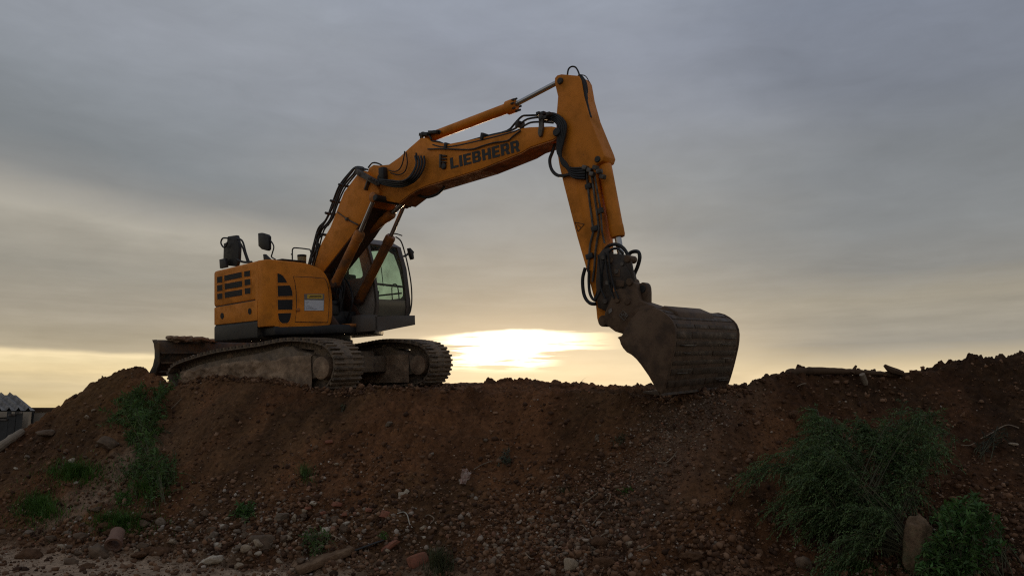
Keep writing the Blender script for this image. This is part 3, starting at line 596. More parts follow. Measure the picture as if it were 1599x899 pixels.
ad = cyl_part('adjusting_cylinder', S(560, 372, .1), S(613, 333, .1), .075, S(652, 297, .1), .040, m=M_ORD)
# lettering on the boom side
def strokes(ch):
    R = lambda x0, y0, x1, y1: [(x0, y0), (x1, y0), (x1, y1), (x0, y1)]
    T, H = .34, .2
    d = {'L': [R(0, 0, T, 1), R(T, 0, .9, H)], 'I': [R(0, 0, T, 1)], 'E': [R(0, 0, T, 1), R(T, 0, .88, H), R(T, .4, .8, .4 + H), R(T, 1 - H, .88, 1)],
         'H': [R(0, 0, T, 1), R(.66, 0, 1, 1), R(T, .4, .66, .62)],
         'B': [R(0, 0, T, 1), R(T, 0, .78, H), R(T, .41, .78, .59), R(T, 1 - H, .78, 1), [(.78, 0), (.9, .06), (.98, .16), (.98, .36), (.92, .46), (.78, .5), (.64, .41), (.64, .2)], [(.78, .5), (.9, .55), (.96, .64), (.96, .84), (.9, .94), (.78, 1), (.62, .8), (.62, .59)]],
         'R': [R(0, 0, T, 1), R(T, 1 - H, .76, 1), R(T, .36, .76, .54), [(.76, .36), (.9, .42), (.97, .54), (.97, .82), (.9, .94), (.76, 1), (.63, .8), (.63, .54)], [(.5, .36), (.82, .38), (1.03, 0), (.66, 0)]]}
    return d[ch], {'I': T, 'L': .9, 'E': .88}.get(ch, 1.0)
lt = MB(); word = 'LIEBHERR'; gapw = .14; tot = sum(strokes(c)[1] for c in word) + gapw * (len(word) - 1); xx = 0
Q = [(704, 264), (812, 236.4), (810, 218.6), (702.5, 247)]
def quad(u_, v_):
    a = [Q[0][i] + (Q[1][i] - Q[0][i]) * u_ for i in (0, 1)]; b = [Q[3][i] + (Q[2][i] - Q[3][i]) * u_ for i in (0, 1)]
    return S(a[0] + (b[0] - a[0]) * v_, a[1] + (b[1] - a[1]) * v_, -HU - .002)
for c in word:
    ps, w = strokes(c)
    for p in ps: lt.prism([quad((xx + x) / tot, y) for x, y in p], (0, -.003, 0))
    xx += w + gapw
lt.build('lettering', M_INK, upper, smooth=False)
# warning triangle on the stick
tri = MB(); V_ = [S(x, y, -HS - .002) for x, y in [(898, 347), (912.5, 350), (902.5, 361.5)]]; cen = (V_[0] + V_[1] + V_[2]) / 3
for i in range(3): tri.bar(V_[i], V_[(i + 1) % 3], .006, .01, (0, 1, 0))
tri.bar(cen - (cen - V_[0]) * .4, cen + (cen - V_[0]) * .35, .006, .012, (0, 1, 0)); tri.build('warning_triangle', M_INK, stick, smooth=False)
# hose and pipe runs: (points in the boom plane, offset, radius, material, parent)
def run(name, pts, l, r, m, parent, sub=5):
    n = len(pts); ls = l if isinstance(l, (list, tuple)) else [l] * n
    if len(ls) != n: ls = list(np.interp(np.linspace(0, 1, n), np.linspace(0, 1, len(ls)), ls))
    return MB().tube([S(x, y, q) for (x, y), q in zip(pts, ls)], r, 8, sub=sub).build(name, m, parent)
back = [(484, 414), (492, 381), (500, 358), (511, 342), (523, 313), (533, 291), (548, 271), (556, 263)]
for dx, dy, l, r in ((0, 0, -.10, .020), (3.5, 1.5, -.20, .018), (-1.5, -1, .06, .02), (6.5, 2, -.25, .014)):
    pts = [(x + dx + rnd.uniform(-1.6, 1.6), y + dy + rnd.uniform(-1, 1)) for x, y in back] + [(568 + dx, 263 + dy)]
    run('boom_hose', pts, l, r, M_BLK, lower)
for pts in ([(497, 398), (494, 388), (497, 374), (504, 365)], [(487, 402), (497, 383), (494, 372), (503, 352)], [(512, 352), (521, 338), (524, 322)]):
    run('boom_hose', pts, -.24, .016, M_BLK, lower)
for x, y in ((525, 315), (517, 334), (503, 366), (538, 290)):
    p = S(x, y, -.1); MB().box(p, (.04, .26, .05), Matrix.Rotation(-1.0, 3, 'Y')).build('hose_clamp', M_DK, lower, bevel=.008)
for pts, r in (([(527, 331), (535, 337), (545, 344)], .010), ([(541, 341), (549, 346), (559, 351)], .014)): run('grease_line', pts, -HB - .02, r, M_STL, lower)
MB().box(S(541.5, 342, -HB - .02), (.06, .04, .05)).build('line_fitting', M_STL, lower, bevel=.006)
mf = MB(); mf.bar(S(557, 268, -HB - .05), S(592, 287, -HB - .05), .09, .07, (0, 1, 0)); mf.bar(S(577, 279, -HB - .03), S(571, 297, -HB - .03), .03, .08, (0, 1, 0)); mf.bar(S(556, 263, -.1), S(592, 279, -.1), .05, .05, (0, 1, 0)); mf.build('manifold_bracket', M_STL, lower, bevel=.008)
for k in range(4):
    p = S(578 + 4.6 * k, 279 + 2.4 * k, -HB - .10); MB().cyl(p, p + Vector((.03, -.05, -.02)), .026, .026, 10).build('pipe_coupling', M_STL, lower)
MB().box(S(598, 272, -HU - .06), (.12, .1, .22)).build('junction_box', M_BLK, upper, bevel=.012)
run('boom_hose', [(575, 262), (582, 254.5), (592, 256), (601, 262), (612, 268)], -.05, .014, M_BLK, upper)
for k in range(4):
    o_ = k * 4.2; run('knee_hose', [(662 - o_ * 1.1, 244), (663 - o_, 256), (658 - o_, 270), (647 - o_ * .8, 283 - o_ * .3), (630 - o_ * .4, 291 - o_ * .6), (612, 291 - o_ * .7), (592, 286 - o_ * .4)], [-HU - .05, -HU - .12 - .03 * k, -HB - .10], .017, M_BLK, upper)
for pts, r in (([(650, 239), (650, 257), (643, 272), (634, 281), (621, 287)], .017), ([(632, 236), (629, 253), (624, 264), (616, 268), (607, 266)], .010), ([(634, 238), (636, 254), (632, 268), (622, 273), (610, 270)], .010)):
    run('knee_hose', pts, -HU - .05, r, M_BLK, upper)
run('under_hose', [(649, 301), (656, 306), (667, 308), (680, 304.5), (689, 298), (694, 291)], -.05, .022, M_BLK, upper)
for pts, l, r in (([(661, 225), (672, 221), (686, 222), (703, 228), (733, 220), (762, 212), (792, 204.5), (804, 193), (815, 182), (826, 180.5), (841, 180)], -.14, .016),
                  ([(672, 231), (694, 229), (727, 223), (757, 215.5), (800, 203), (812, 194), (824, 186), (843, 183)], -.17, .016),
                  ([(676, 226), (700, 230), (757, 218), (806, 205), (818, 197), (829, 191.5), (846, 190.5), (864, 192)], -.19, .015),
                  ([(668, 233), (694, 232.5), (733, 233.7), (752, 228.5), (771, 223), (792, 220), (801, 213), (813, 204)], -HU - .02, .012)):
    run('boom_pipe', pts, l, r, M_DK, upper, 3)
for x, y in ((757, 214), (700, 229), (812, 195)): MB().box(S(x, y, -.15), (.05, .16, .10), Matrix.Rotation(.25, 3, 'Y')).build('pipe_clamp', M_DK, upper, bevel=.006)
br = MB(); br.prism([S(x, y, -HU - .05) for x, y in [(841, 179), (847, 179), (847.5, 200), (845, 212), (841.5, 214), (839.5, 207), (841, 196)]], (0, .04, 0)); br.build('pipe_bracket', M_STL, upper, bevel=.004)
for k, (x, y) in enumerate([(842, 178), (849, 177.5), (853, 184), (846, 185), (858, 178.5)]): MB().box(S(x, y, -.16 - .02 * k), (.06, .09, .05)).build('pipe_coupling', M_DK, upper, bevel=.008)
pb = MB(); pb.bar(S(688, 241, -HU - .03), S(687.5, 262, -HU - .03), .03, .035, (0, 1, 0)); pb.build('side_bracket', M_STL, upper, bevel=.004)
sd = MB()
for y in (243, 248, 253): sd.bar(S(690, y, -HU - .02), S(697, y + .5, -HU - .02), .02, .03, (0, 1, 0))
sd.lathe(S(694, 260, -HU), (0, -1, 0), [(0, .05), (.03, .05), (.035, .03)], 14); sd.build('shutoff_valve', M_DK, upper, bevel=.003)
mm = MB()
for x, y in ((661, 211), (668, 210), (675, 207.5), (682, 207)): mm.box(S(x, y, -.1), (.09, .12, .05), Matrix.Rotation(.2, 3, 'Y'))
mm.tube([S(x, y, -.1) for x, y in [(657, 218), (657, 210), (660, 207), (668, 208), (684, 204), (688, 207)]], .014, 8); mm.tube([S(x, y, -.12) for x, y in [(657, 222), (661, 212), (670, 212), (674, 218)]], .018, 8)
mm.build('line_break_valve', M_DK, upper, bevel=.006)
for k in range(5):
    o_ = k * 2.6; run('stick_hose', [(845, 180 + o_ * .7), (862, 177.5 + o_), (874 - o_ * .4, 182.5 + o_), (882.5 - o_, 192 + o_ * .7), (883 - o_, 204), (879.5 - o_ * .8, 221), (875.5 - o_ * .35, 240), (879 + o_ * .6, 257), (893, 263 + o_ * 1.2), (914, 262 + o_ * 1.6)], [-.12, -.20, -HS - .06, -HS - .07, -HS - .05], .019, M_BLK, stick)
run('stick_hose', [(868, 222), (862.5, 238), (858.5, 250), (861, 264), (869, 273), (880, 274.5), (898, 271), (915, 269)], [-.05, -.1, -HS - .04, -HS - .05], .024, M_BLK, stick)
for x, y in ((914, 262), (921, 266), (930, 262), (936, 268), (925, 272), (941, 276)): MB().box(S(x, y, -HS - .05), (.07, .08, .06), Matrix.Rotation(rnd.uniform(-.4, .4), 3, 'Y')).build('pipe_coupling', M_STL, stick, bevel=.01)
for x0, r, pts in ((0, .016, [(916, 270), (919, 300), (925.5, 352), (926, 364), (922, 380), (920, 400), (918, 424)]), (0, .016, [(923, 268), (929, 310), (935, 355), (933, 372), (930, 392), (928, 420), (925, 440)]), (0, .013, [(928, 270), (933, 300), (938, 330), (940, 360), (944, 380)])):
    run('stick_pipe', pts, -HS - .025, r, M_STL, stick, 3)
for x, y, w in ((919, 291, 10), (929, 357, 11), (921, 400, 12), (938, 329, 8)): MB().box(S(x, y, -HS - .02), (w * .009, .05, .07), Matrix.Rotation(-.2, 3, 'Y')).build('pipe_clamp', M_DK, stick, bevel=.005)
run('stick_hose', [(886, 118), (887.5, 109), (892, 104.5), (898, 105), (902, 110), (905, 118)], -.1, .012, M_BLK, stick)
run('stick_hose', [(906, 117), (914, 119), (919.5, 128), (921, 142), (918, 152)], .1, .007, M_BLK, stick)
for k in range(3): run('stick_hose', [(904 + k, 118), (911 + k * 1.5, 130), (914 + k * 1.2, 150), (918, 170), (922, 184)], [-.1, -.1 + .1 * k], .024, M_BLK, stick)
for pts, l, r in (([(914, 418), (910, 434), (910.5, 452), (914, 465), (921, 473), (930, 474.5)], -HS - .05, .024), ([(920, 422), (919.5, 440), (921, 457), (926, 467), (931, 468)], -HS - .04, .02),
                  ([(928, 470), (934, 455), (935, 430), (938, 405), (947, 387), (960, 381.5), (973, 387), (981, 400), (983, 412), (979, 422)], -.14, .024),
                  ([(930, 468), (939, 450), (940, 430), (943, 410), (952, 392), (963, 388), (973, 396)], -.2, .018), ([(979, 402), (984, 395), (991, 392.5), (997, 394), (999, 402), (996, 415), (991, 427), (987, 439)], .05, .026)):
    run('coupler_hose', pts, l, r, M_BLK, stick)
# bucket linkage, tilting coupler
lk = MB()
for l in (-.20, -.10):
    lk.prism([S(x, y, l) for x, y in [(946, 404), (950, 397), (960, 396), (978, 398), (984, 404), (983, 412), (974, 416), (957, 416), (948, 412)]], (0, .045, 0))
    lk.prism([S(x, y, l - .01) for x, y in [(970, 397), (980, 398), (985, 408), (990, 436), (988, 445), (976, 446), (970, 432), (967, 408)]], (0, .045, 0))
lk.prism([S(x, y, -.22) for x, y in [(955, 405), (972, 405), (984, 425), (988, 440), (976, 452), (960, 452), (954, 430)]], (0, .14, 0))
lk.prism([S(x, y, -.205) for x, y in [(933, 400), (940, 390), (950, 386), (957, 394), (955, 420), (956, 450), (959, 470), (946, 486), (933, 480), (930, 440)]], (0, .03, 0))
lko = lk.build('bucket_linkage', M_LINK, ex, bevel=.01)
for k in (0, 2, 3): run('coupler_hose', [(934 + 5 * k, 398 - 2 * k), (937 + 5.5 * k, 425), (938 + 7 * k, 448), (945 + 7 * k, 466)], -.24 - .01 * (k % 2), .012, M_BLK, lko)
for x, y, r in ((941, 402, .035), (948, 441, .04), (962, 424, .035), (971, 412, .03), (944, 470, .04)): pin(x, y, -.235, -.18, r, lko, M_STL, 'link_bolt')
for pts in ([(958, 420), (968, 420), (968, 432), (958, 432)], [(962, 436), (975, 438), (974, 448), (962, 446)]): MB().prism([S(x, y, -.226) for x, y in pts], (0, .03, 0)).build('link_plate', M_BKT, lko, bevel=.004)
pin(979, 404, -.23, -.04, .05, lko, M_BKT); pin(952, 406, -.23, .05, .045, lko, M_BKT); pin(982, 440, -.24, -.04, .05, lko, M_BKT)
cpl = MB().prism([S(x, y, -.22) for x, y in [(952, 470), (958, 455), (966, 449), (981, 434), (993, 443), (998, 468), (1021, 479), (1023, 486), (1000, 496), (988, 512), (981, 522), (972, 521), (960, 517.5), (950, 510), (942, 503), (944, 488)]], (0, .17, 0)).build('tilt_coupler', M_BKT, ex, bevel=.015)
for x, y, r in ((963, 468, .045), (979, 470, .05), (996, 486, .05)): pin(x, y, -.237, -.08, r, cpl, M_BKT, 'coupler_bolt')
tb = MB(); tb.prism([S(x, y, -.12) for x, y in [(994.5, 478), (994.5, 453), (996, 446.5), (999, 442.5), (1003, 440.5), (1006, 441), (1009, 444), (1010.5, 449), (1011, 456), (1011, 482)]], (0, .12, 0)); tb.build('tilt_lug', M_BKT, cpl, bevel=.008)
ty = MB(); t0 = S(1003, 451, -.12); ty.lathe(t0 - Vector((0, .012, 0)), (0, 1, 0), [(0, .045), (.004, .05), (.012, .05)], 18); ty.build('lug_pin', M_BLK, cpl)
lg = MB(); C_ = [S(x, y, -.223) for x, y in [(973, 485), (981, 492), (975, 500), (967, 492)]]
for i in range(4): lg.bar(C_[i], C_[(i + 1) % 4], .004, .008, (0, 1, 0))
for a, b in (((970, 496), (970.5, 489)), ((970.5, 489), (973, 493)), ((973, 493), (974.5, 488.5)), ((974.5, 488.5), (975, 495)), ((976.5, 494), (977, 488.5)), ((977, 488.5), (979, 490)), ((979, 490), (977, 491.5)), ((977, 491.5), (979.5, 493.5)), ((979.5, 493.5), (976.5, 494))):
    lg.bar(S(*a, -.223), S(*b, -.223), .004, .007, (0, 1, 0))
lg.build('coupler_emblem', M_GREY, cpl, smooth=False)
MB().prism([S(x, y, -.2225) for x, y in [(950, 484), (955, 480.5), (956, 486), (951, 490)]], (0, -.003, 0)).build('small_label', M_GREY, cpl, smooth=False)
# bucket
BL0, BL1 = -.88, 1.0
bp = [(972, 524), (978, 512), (986, 499), (996, 488), (1007, 483), (1019, 482), (1029, 485), (1037, 490), (1044, 496), (1049, 502.5), (1052, 511), (1053, 520), (1052.5, 531), (1051, 543), (1048, 558), (1045, 572), (1041, 588), (1037, 602), (1031, 618)]
front = [(1023, 603), (1013, 585), (1001, 567.5), (994, 559), (987, 553), (979.5, 549), (974, 543), (970.5, 537), (968.5, 530), (965, 526.5)]
OUT = [S(x, y, BL0) for x, y in bp]; FRT = [S(x, y, BL0) for x, y in front]
cenb = sum(OUT, Vector()) / len(OUT)
sh = MB(); n = len(OUT); inn = []
for i, p in enumerate(OUT):
    a = OUT[max(i - 1, 0)]; b = OUT[min(i + 1, n - 1)]; d_ = (b - a).normalized(); nn = Vector((d_.z, 0, -d_.x)); nn = nn if nn.dot(cenb - p) > 0 else -nn
    inn.append(p + nn * .035)
sh.prism([Vector((p.x, BL0 + .03, p.z)) for p in OUT] + [Vector((p.x, BL0 + .03, p.z)) for p in inn[::-1]], (0, BL1 - BL0 - .06, 0))
bko = sh.build('bucket', M_BKT, ex, angle=25)
for l, nm in ((BL0, 0), (BL1 - .04, 1)):
    pl = [Vector((p.x, l, p.z)) for p in OUT + FRT]; gp = []
    for p in pl: gp.append(p + (p - Vector((cenb.x, l, cenb.z))).normalized() * .012)
    MB().prism(gp, (0, .04, 0)).build('side_plate', M_BKT, bko, bevel=.006)
# bands on the back of the shell
cumb = [0]
for i in range(n - 1): cumb.append(cumb[-1] + (OUT[i + 1] - OUT[i]).length)
def on_shell(s, off):
    i = min(n - 2, max(0, int(np.searchsorted(cumb, s)) - 1)); t = (s - cumb[i]) / (cumb[i + 1] - cumb[i]); d_ = (OUT[i + 1] - OUT[i]).normalized()
    nn = Vector((d_.z, 0, -d_.x)); p = OUT[i].lerp(OUT[i + 1], t); nn = nn if nn.dot(p - cenb) > 0 else -nn
    return p + nn * off
tot_b = cumb[-1]
s0 = cumb[6]
k = 0; s = s0
while s < tot_b - .06:
    w = rnd.uniform(.055, .10); xs_ = [BL0 + .05 + .03 * rnd.random()]
    if k > 1:
        for c in range(rnd.randint(0, 2)): xs_.append(rnd.uniform(BL0 + .3, BL1 - .3))
    xs_ = sorted(xs_) + [BL1 - .05 - .03 * rnd.random()]; e = MB()
    for x0, x1 in zip(xs_[:-1], xs_[1:]):
        th = rnd.uniform(.003, .011); w2 = w * rnd.uniform(.8, 1.05)
        pa = [on_shell(s, .001), on_shell(s, th), on_shell(s + w2 / 2, th + .001), on_shell(s + w2, th), on_shell(s + w2, .001), on_shell(s + w2 / 2, .001)]
        e.prism([Vector((p.x, x0 + .012, p.z)) for p in pa], (0, x1 - x0 - .024, 0))
    e.build('wear_strip', M_WEAR, bko, bevel=.004); s += w + rnd.uniform(.03, .06); k += 1
e = MB()
for c in range(9):
    sp_ = rnd.uniform(tot_b * .55, tot_b - .1); x0 = rnd.choice([rnd.uniform(BL0 + .05, BL0 + .3), rnd.uniform(BL1 - .6, BL1 - .4)]); p = on_shell(sp_, .026); e.bar((p.x, x0, p.z), (p.x, x0 + rnd.uniform(.15, .4), p.z), .012, .008)
e.build('bright_scuff', M_STL, bko)
e = MB(); q0 = S(1036, 477, BL0)
e.prism([Vector((p.x, -.60, p.z)) for p in [on_shell(cumb[4], .002), on_shell(cumb[5], .05), on_shell(cumb[7], .045), on_shell(cumb[8], .002)]], (0, 1.0, 0)); e.build('top_stiffener', M_BKT, bko, bevel=.02)
e = MB(); 
for l in (-.25, .25): e.prism([S(x, y, l) for x, y in [(985, 500), (1000, 478), (1016, 476), (1030, 483), (1020, 492), (1000, 500)]], (0, .05, 0))
e.prism([S(x, y, -.2) for x, y in [(985, 505), (992, 470), (1022, 480), (1030, 486), (1010, 500)]], (0, .45, 0)); e.build('hook_lug', M_BKT, bko, bevel=.01)
e = MB(); tip = OUT[-1]; e.prism([Vector((tip.x + .03, BL0, tip.z)), Vector((tip.x - .22, BL0, tip.z + .03)), Vector((tip.x - .22, BL0, tip.z + .055)), Vector((tip.x, BL0, tip.z + .06))], (0, BL1 - BL0, 0)); e.build('cutting_edge', M_WEAR, bko, bevel=.006)

# ================================================================ terrain
def hash2(ix, iy, seed):
    h = (ix.astype(np.int64) * 374761393 + iy.astype(np.int64) * 668265263 + seed * 974634777) & 0xffffffff
    h = ((h ^ (h >> 13)) * 1274126177) & 0xffffffff
    return ((h ^ (h >> 16)) & 0xffff) / 65535.0
def vnoise(x, y, seed=0):
    ix, iy = np.floor(x), np.floor(y); fx, fy = x - ix, y - iy; fx = fx * fx * (3 - 2 * fx); fy = fy * fy * (3 - 2 * fy)
    a = hash2(ix, iy, seed); b = hash2(ix + 1, iy, seed); c = hash2(ix, iy + 1, seed); d = hash2(ix + 1, iy + 1, seed)
    return (a + (b - a) * fx) * (1 - fy) + (c + (d - c) * fx) * fy
def fbm(x, y, f, octv, seed=0, gain=.5):
    s = 0; a = 1; t = 0
    for k in range(octv): s = s + a * (vnoise(x * f, y * f, seed + k * 17) - .5); t += a; a *= gain; f *= 2.03
    return s / t
def bumps(x, y, f, seed=0):
    """rounded lumps: one dome per cell"""
    ix, iy = np.floor(x * f), np.floor(y * f); best = np.zeros_like(x)
    for dx in (-1, 0, 1):
        for dy in (-1, 0, 1):
            cx, cy = ix + dx, iy + dy
            px = cx + .15 + .7 * hash2(cx, cy, seed); py = cy + .15 + .7 * hash2(cx, cy, seed + 5); r = .22 + .5 * hash2(cx, cy, seed + 9) ** 2
            d2 = ((x * f - px) ** 2 + (y * f - py) ** 2) / (r * r); h = r * np.sqrt(np.clip(1 - d2, 0, None)); best = np.maximum(best, h)
    return best / f
def sm(x, a, b):
    t = np.clip((x - a) / (b - a), 0, 1); return t * t * (3 - 2 * t)
# photograph column: foot distance, crest distance, crest row, far-edge distance of the top, 1 where the machine's ground plane follows
TAB = np.array([
 (-900, 10.5, 14, 660, 15, 0), (-420, 10.2, 14, 735, 15, 0), (-120, 9.9, 13.6, 720, 15, 0), (0, 9.7, 13.6, 694, 15, 0), (30, 9.6, 13.7, 677, 15, 0), (60, 9.5, 13.9, 658, 15.2, 0), (100, 9.4, 14, 630, 15.6, 0),
 (150, 9.3, 14.2, 598, 16, 0), (190, 9.2, 14.2, 577, 16.4, 0), (225, 9.1, 14.0, 571, 16.6, 0), (250, 9.0, 13.6, 590, 17, .5), (275, 8.95, 13.45, 601, 17, 1), (300, 8.9, 13.2, 593, 17, 1), (340, 8.8, 12.85, 584, 17, 1),
 (400, 8.6, 12.4, 587, 17, 1), (440, 8.5, 12.15, 593, 17, 1), (480, 8.4, 11.9, 601, 17, 1), (520, 8.3, 11.7, 609, 17, 1), (560, 8.2, 11.5, 610, 17, 1), (600, 8.1, 11.3, 608, 17, 1), (660, 8.0, 11.1, 607, 16.8, 1),
 (710, 7.9, 11.0, 607, 16.5, 1), (800, 7.6, 10.7, 608, 16, 1), (900, 7.4, 10.2, 610, 16, 1), (1000, 7.2, 9.75, 613, 15, 1), (1030, 7.2, 9.6, 618, 14.5, 1), (1100, 7.1, 9.6, 609, 14, 1), (1150, 7.0, 9.75, 599, 13, .8),
 (1180, 7.0, 9.9, 593, 12.6, .6), (1215, 6.95, 10.0, 589, 12, .3), (1240, 6.9, 10.1, 577, 12, .2), (1300, 6.9, 10.2, 580, 12, .2), (1400, 6.9, 10.2, 584, 12, .2), (1450, 6.9, 10.2, 573, 12, .2), (1500, 6.85, 10.2, 565, 12, .2),
 (1550, 6.85, 10.2, 558, 12, .2), (1600, 6.8, 10.2, 551, 12, .2), (1800, 6.8, 10.3, 530, 12, .2), (2200, 7.0, 10.4, 590, 12, .1), (2700, 7.5, 10.5, 665, 12, 0)], float)
tpx = TAB[:, 0]; Zr = SP - (TAB[:, 3] - CY) / FPX * CP; Yr = CP + (TAB[:, 3] - CY) / FPX * SP
t_tab = (tpx - CX) / FPX / Yr; zc_tab = np.maximum(CAMZ + TAB[:, 2] * Zr / Yr, 0.02); zc_tab[[0, 1, -1]] = 0.03
def height(X, Y, detail=True):
    t = X / np.maximum(Y, .5)
    I = lambda c: np.interp(t, t_tab, c)
    Yf, Yc, Zc, Yt, mw = I(TAB[:, 1]), I(TAB[:, 2]), I(zc_tab), I(TAB[:, 4]), I(TAB[:, 5])
    plane = MO.z - (VU.x * (X - MO.x) + VU.y * (Y - MO.y)) / VU.z - .15 * sm(X, -.2, 2.2)
    wob = fbm(X, Y, .7, 3, 3) * .9; Yf = Yf + wob
    v = np.clip((Y - Yf) / (Yc - Yf), 0, 1)
    prof = .55 * v + .45 * v ** 1.9
    prof = prof * (1 - .0) ; prof = np.where(v > .93, prof - (v - .93) ** 2 * 2.0 * 0, prof)
    slope = Zc * prof
    b = np.clip((Y - Yc) / .55, 0, 1); b = b * b * (3 - 2 * b)
    top = Zc * (1 - b * mw) + plane * b * mw
    top = np.where(mw < .5, Zc - .10 * np.clip(Y - Yc, 0, 3) * (1 - 2 * mw), top)
    z = np.where(Y < Yc, slope, top)
    z = z * (1 - sm(Y, Yt, Yt + 6.5))
    on = sm(Y, Yf - .6, Yf + .6) * (1 - sm(np.abs(t), 1.2, 1.45))
    if detail:
        z = z + on * ((fbm(X, Y, .9, 3, 1) * .26 + fbm(X * 2.6, Y * .5, 1, 3, 141) * .14) * sm(v, 0, .3) * (1 - .85 * sm(v, .75, 1.0)))
        under = mw * sm(Y, Yc - .1, Yc + .5) * (X < -.5)
        a_ = on * (1 - .75 * under)
        z = z + a_ * (fbm(X, Y, 3.2, 4, 21) * .13 + 1.3 * bumps(X, Y, 5, 4) * (vnoise(X * .9, Y * .9, 77) ** 1.6) + 1.3 * bumps(X + 3, Y, 10, 8) * vnoise(X * 1.3, Y * 1.3, 55) + 1.1 * bumps(X, Y + 5, 22, 12) * (.4 + vnoise(X * 1.7, Y * 1.7, 57)) - .045)
        z = z + (1 - on) * (fbm(X, Y, .5, 3, 31) * .08 + fbm(X, Y, 6, 3, 33) * .018)
    edge = np.maximum(sm(np.abs(t), 1.35, 1.5), np.maximum(sm(Y, 27, 30), sm(Y, 4.0, 3.0)))
    return z * (1 - edge) - .06 * edge
tt_ = np.concatenate([np.linspace(-1.5, -.75, 60, endpoint=False), np.linspace(-.75, .75, 660), np.linspace(.75, 1.5, 60)[1:]])
yy_ = np.concatenate([np.linspace(3, 6.4, 24, endpoint=False), np.linspace(6.4, 14.6, 300, endpoint=False), np.linspace(14.6, 18, 40, endpoint=False), np.linspace(18, 30, 24)])
TT, YY = np.meshgrid(tt_, yy_, indexing='ij'); XX = TT * YY; ZZ = height(XX, YY)
def hgrid(x, y):
    """ground height read back from the built sheet"""
    x = np.asarray(x, float); y = np.asarray(y, float); t = x / y
    i = np.clip(np.searchsorted(tt_, t) - 1, 0, len(tt_) - 2); j = np.clip(np.searchsorted(yy_, y) - 1, 0, len(yy_) - 2)
    a = np.clip((t - tt_[i]) / (tt_[i + 1] - tt_[i]), 0, 1); b = np.clip((y - yy_[j]) / (yy_[j + 1] - yy_[j]), 0, 1)
    return (ZZ[i, j] * (1 - a) + ZZ[i + 1, j] * a) * (1 - b) + (ZZ[i, j + 1] * (1 - a) + ZZ[i + 1, j + 1] * a) * b
YS = np.concatenate([np.arange(4.5, 14.6, .02), np.arange(14.6, 24, .06)])
def hits(px, py):
    """where the sight lines of photograph pixels meet the ground (vectorised)"""
    px = np.atleast_1d(np.asarray(px, float)); py = np.atleast_1d(np.asarray(py, float))
    a = (px - CX) / FPX; b = (py - CY) / FPX; ry = CP + b * SP; rz = SP - b * CP
    out = np.full((len(px), 3), np.nan)
    for s in range(0, len(px), 4000):
        e = slice(s, s + 4000); X = (a[e] / ry[e])[:, None] * YS[None]; Z = CAMZ + (rz[e] / ry[e])[:, None] * YS[None]
        H = hgrid(X, np.broadcast_to(YS[None], X.shape)); below = Z <= H; k = below.argmax(1); ok = below.any(1) & (k > 0)
        ii = np.arange(len(k)); o = np.stack([X[ii, k], YS[k], H[ii, k]], 1); o[~ok] = np.nan; out[e] = o
    return out
def hit(px, py):
    for d in range(0, 60, 3):
        h = hits([px], [py + d])[0]
        if not np.isnan(h[0]): return Vector(h)
    return Vector((0, 10, 0))
def mesh_np(name, V, Fq, m, smooth=True):
    me = bpy.data.meshes.new(name); k = Fq.shape[1]
    me.vertices.add(len(V)); me.vertices.foreach_set('co', np.ascontiguousarray(V, dtype=np.float32).ravel())
    me.loops.add(Fq.size); me.loops.foreach_set('vertex_index', np.ascontiguousarray(Fq, dtype=np.int32).ravel())
    me.polygons.add(len(Fq)); me.polygons.foreach_set('loop_start', np.arange(0, Fq.size, k, dtype=np.int32)); me.polygons.foreach_set('loop_total', np.full(len(Fq), k, dtype=np.int32))
    me.update(calc_edges=True)
    if smooth: me.polygons.foreach_set('use_smooth', np.ones(len(Fq), dtype=bool))
    if m is not None: me.materials.append(m)
    return me
def set_col(me, name, C):
    at = me.color_attributes.new(name, 'FLOAT_COLOR', 'POINT'); buf = np.ones((len(C), 4), np.float32); buf[:, :3] = C; at.data.foreach_set('color', buf.ravel())
na, nb = len(tt_), len(yy_); idx = np.arange(na * nb).reshape(na, nb)
Fq = np.stack([idx[:-1, :-1].ravel(), idx[1:, :-1].ravel(), idx[1:, 1:].ravel(), idx[:-1, 1:].ravel()], 1)
V = np.stack([XX.ravel(), YY.ravel(), ZZ.ravel()], 1)
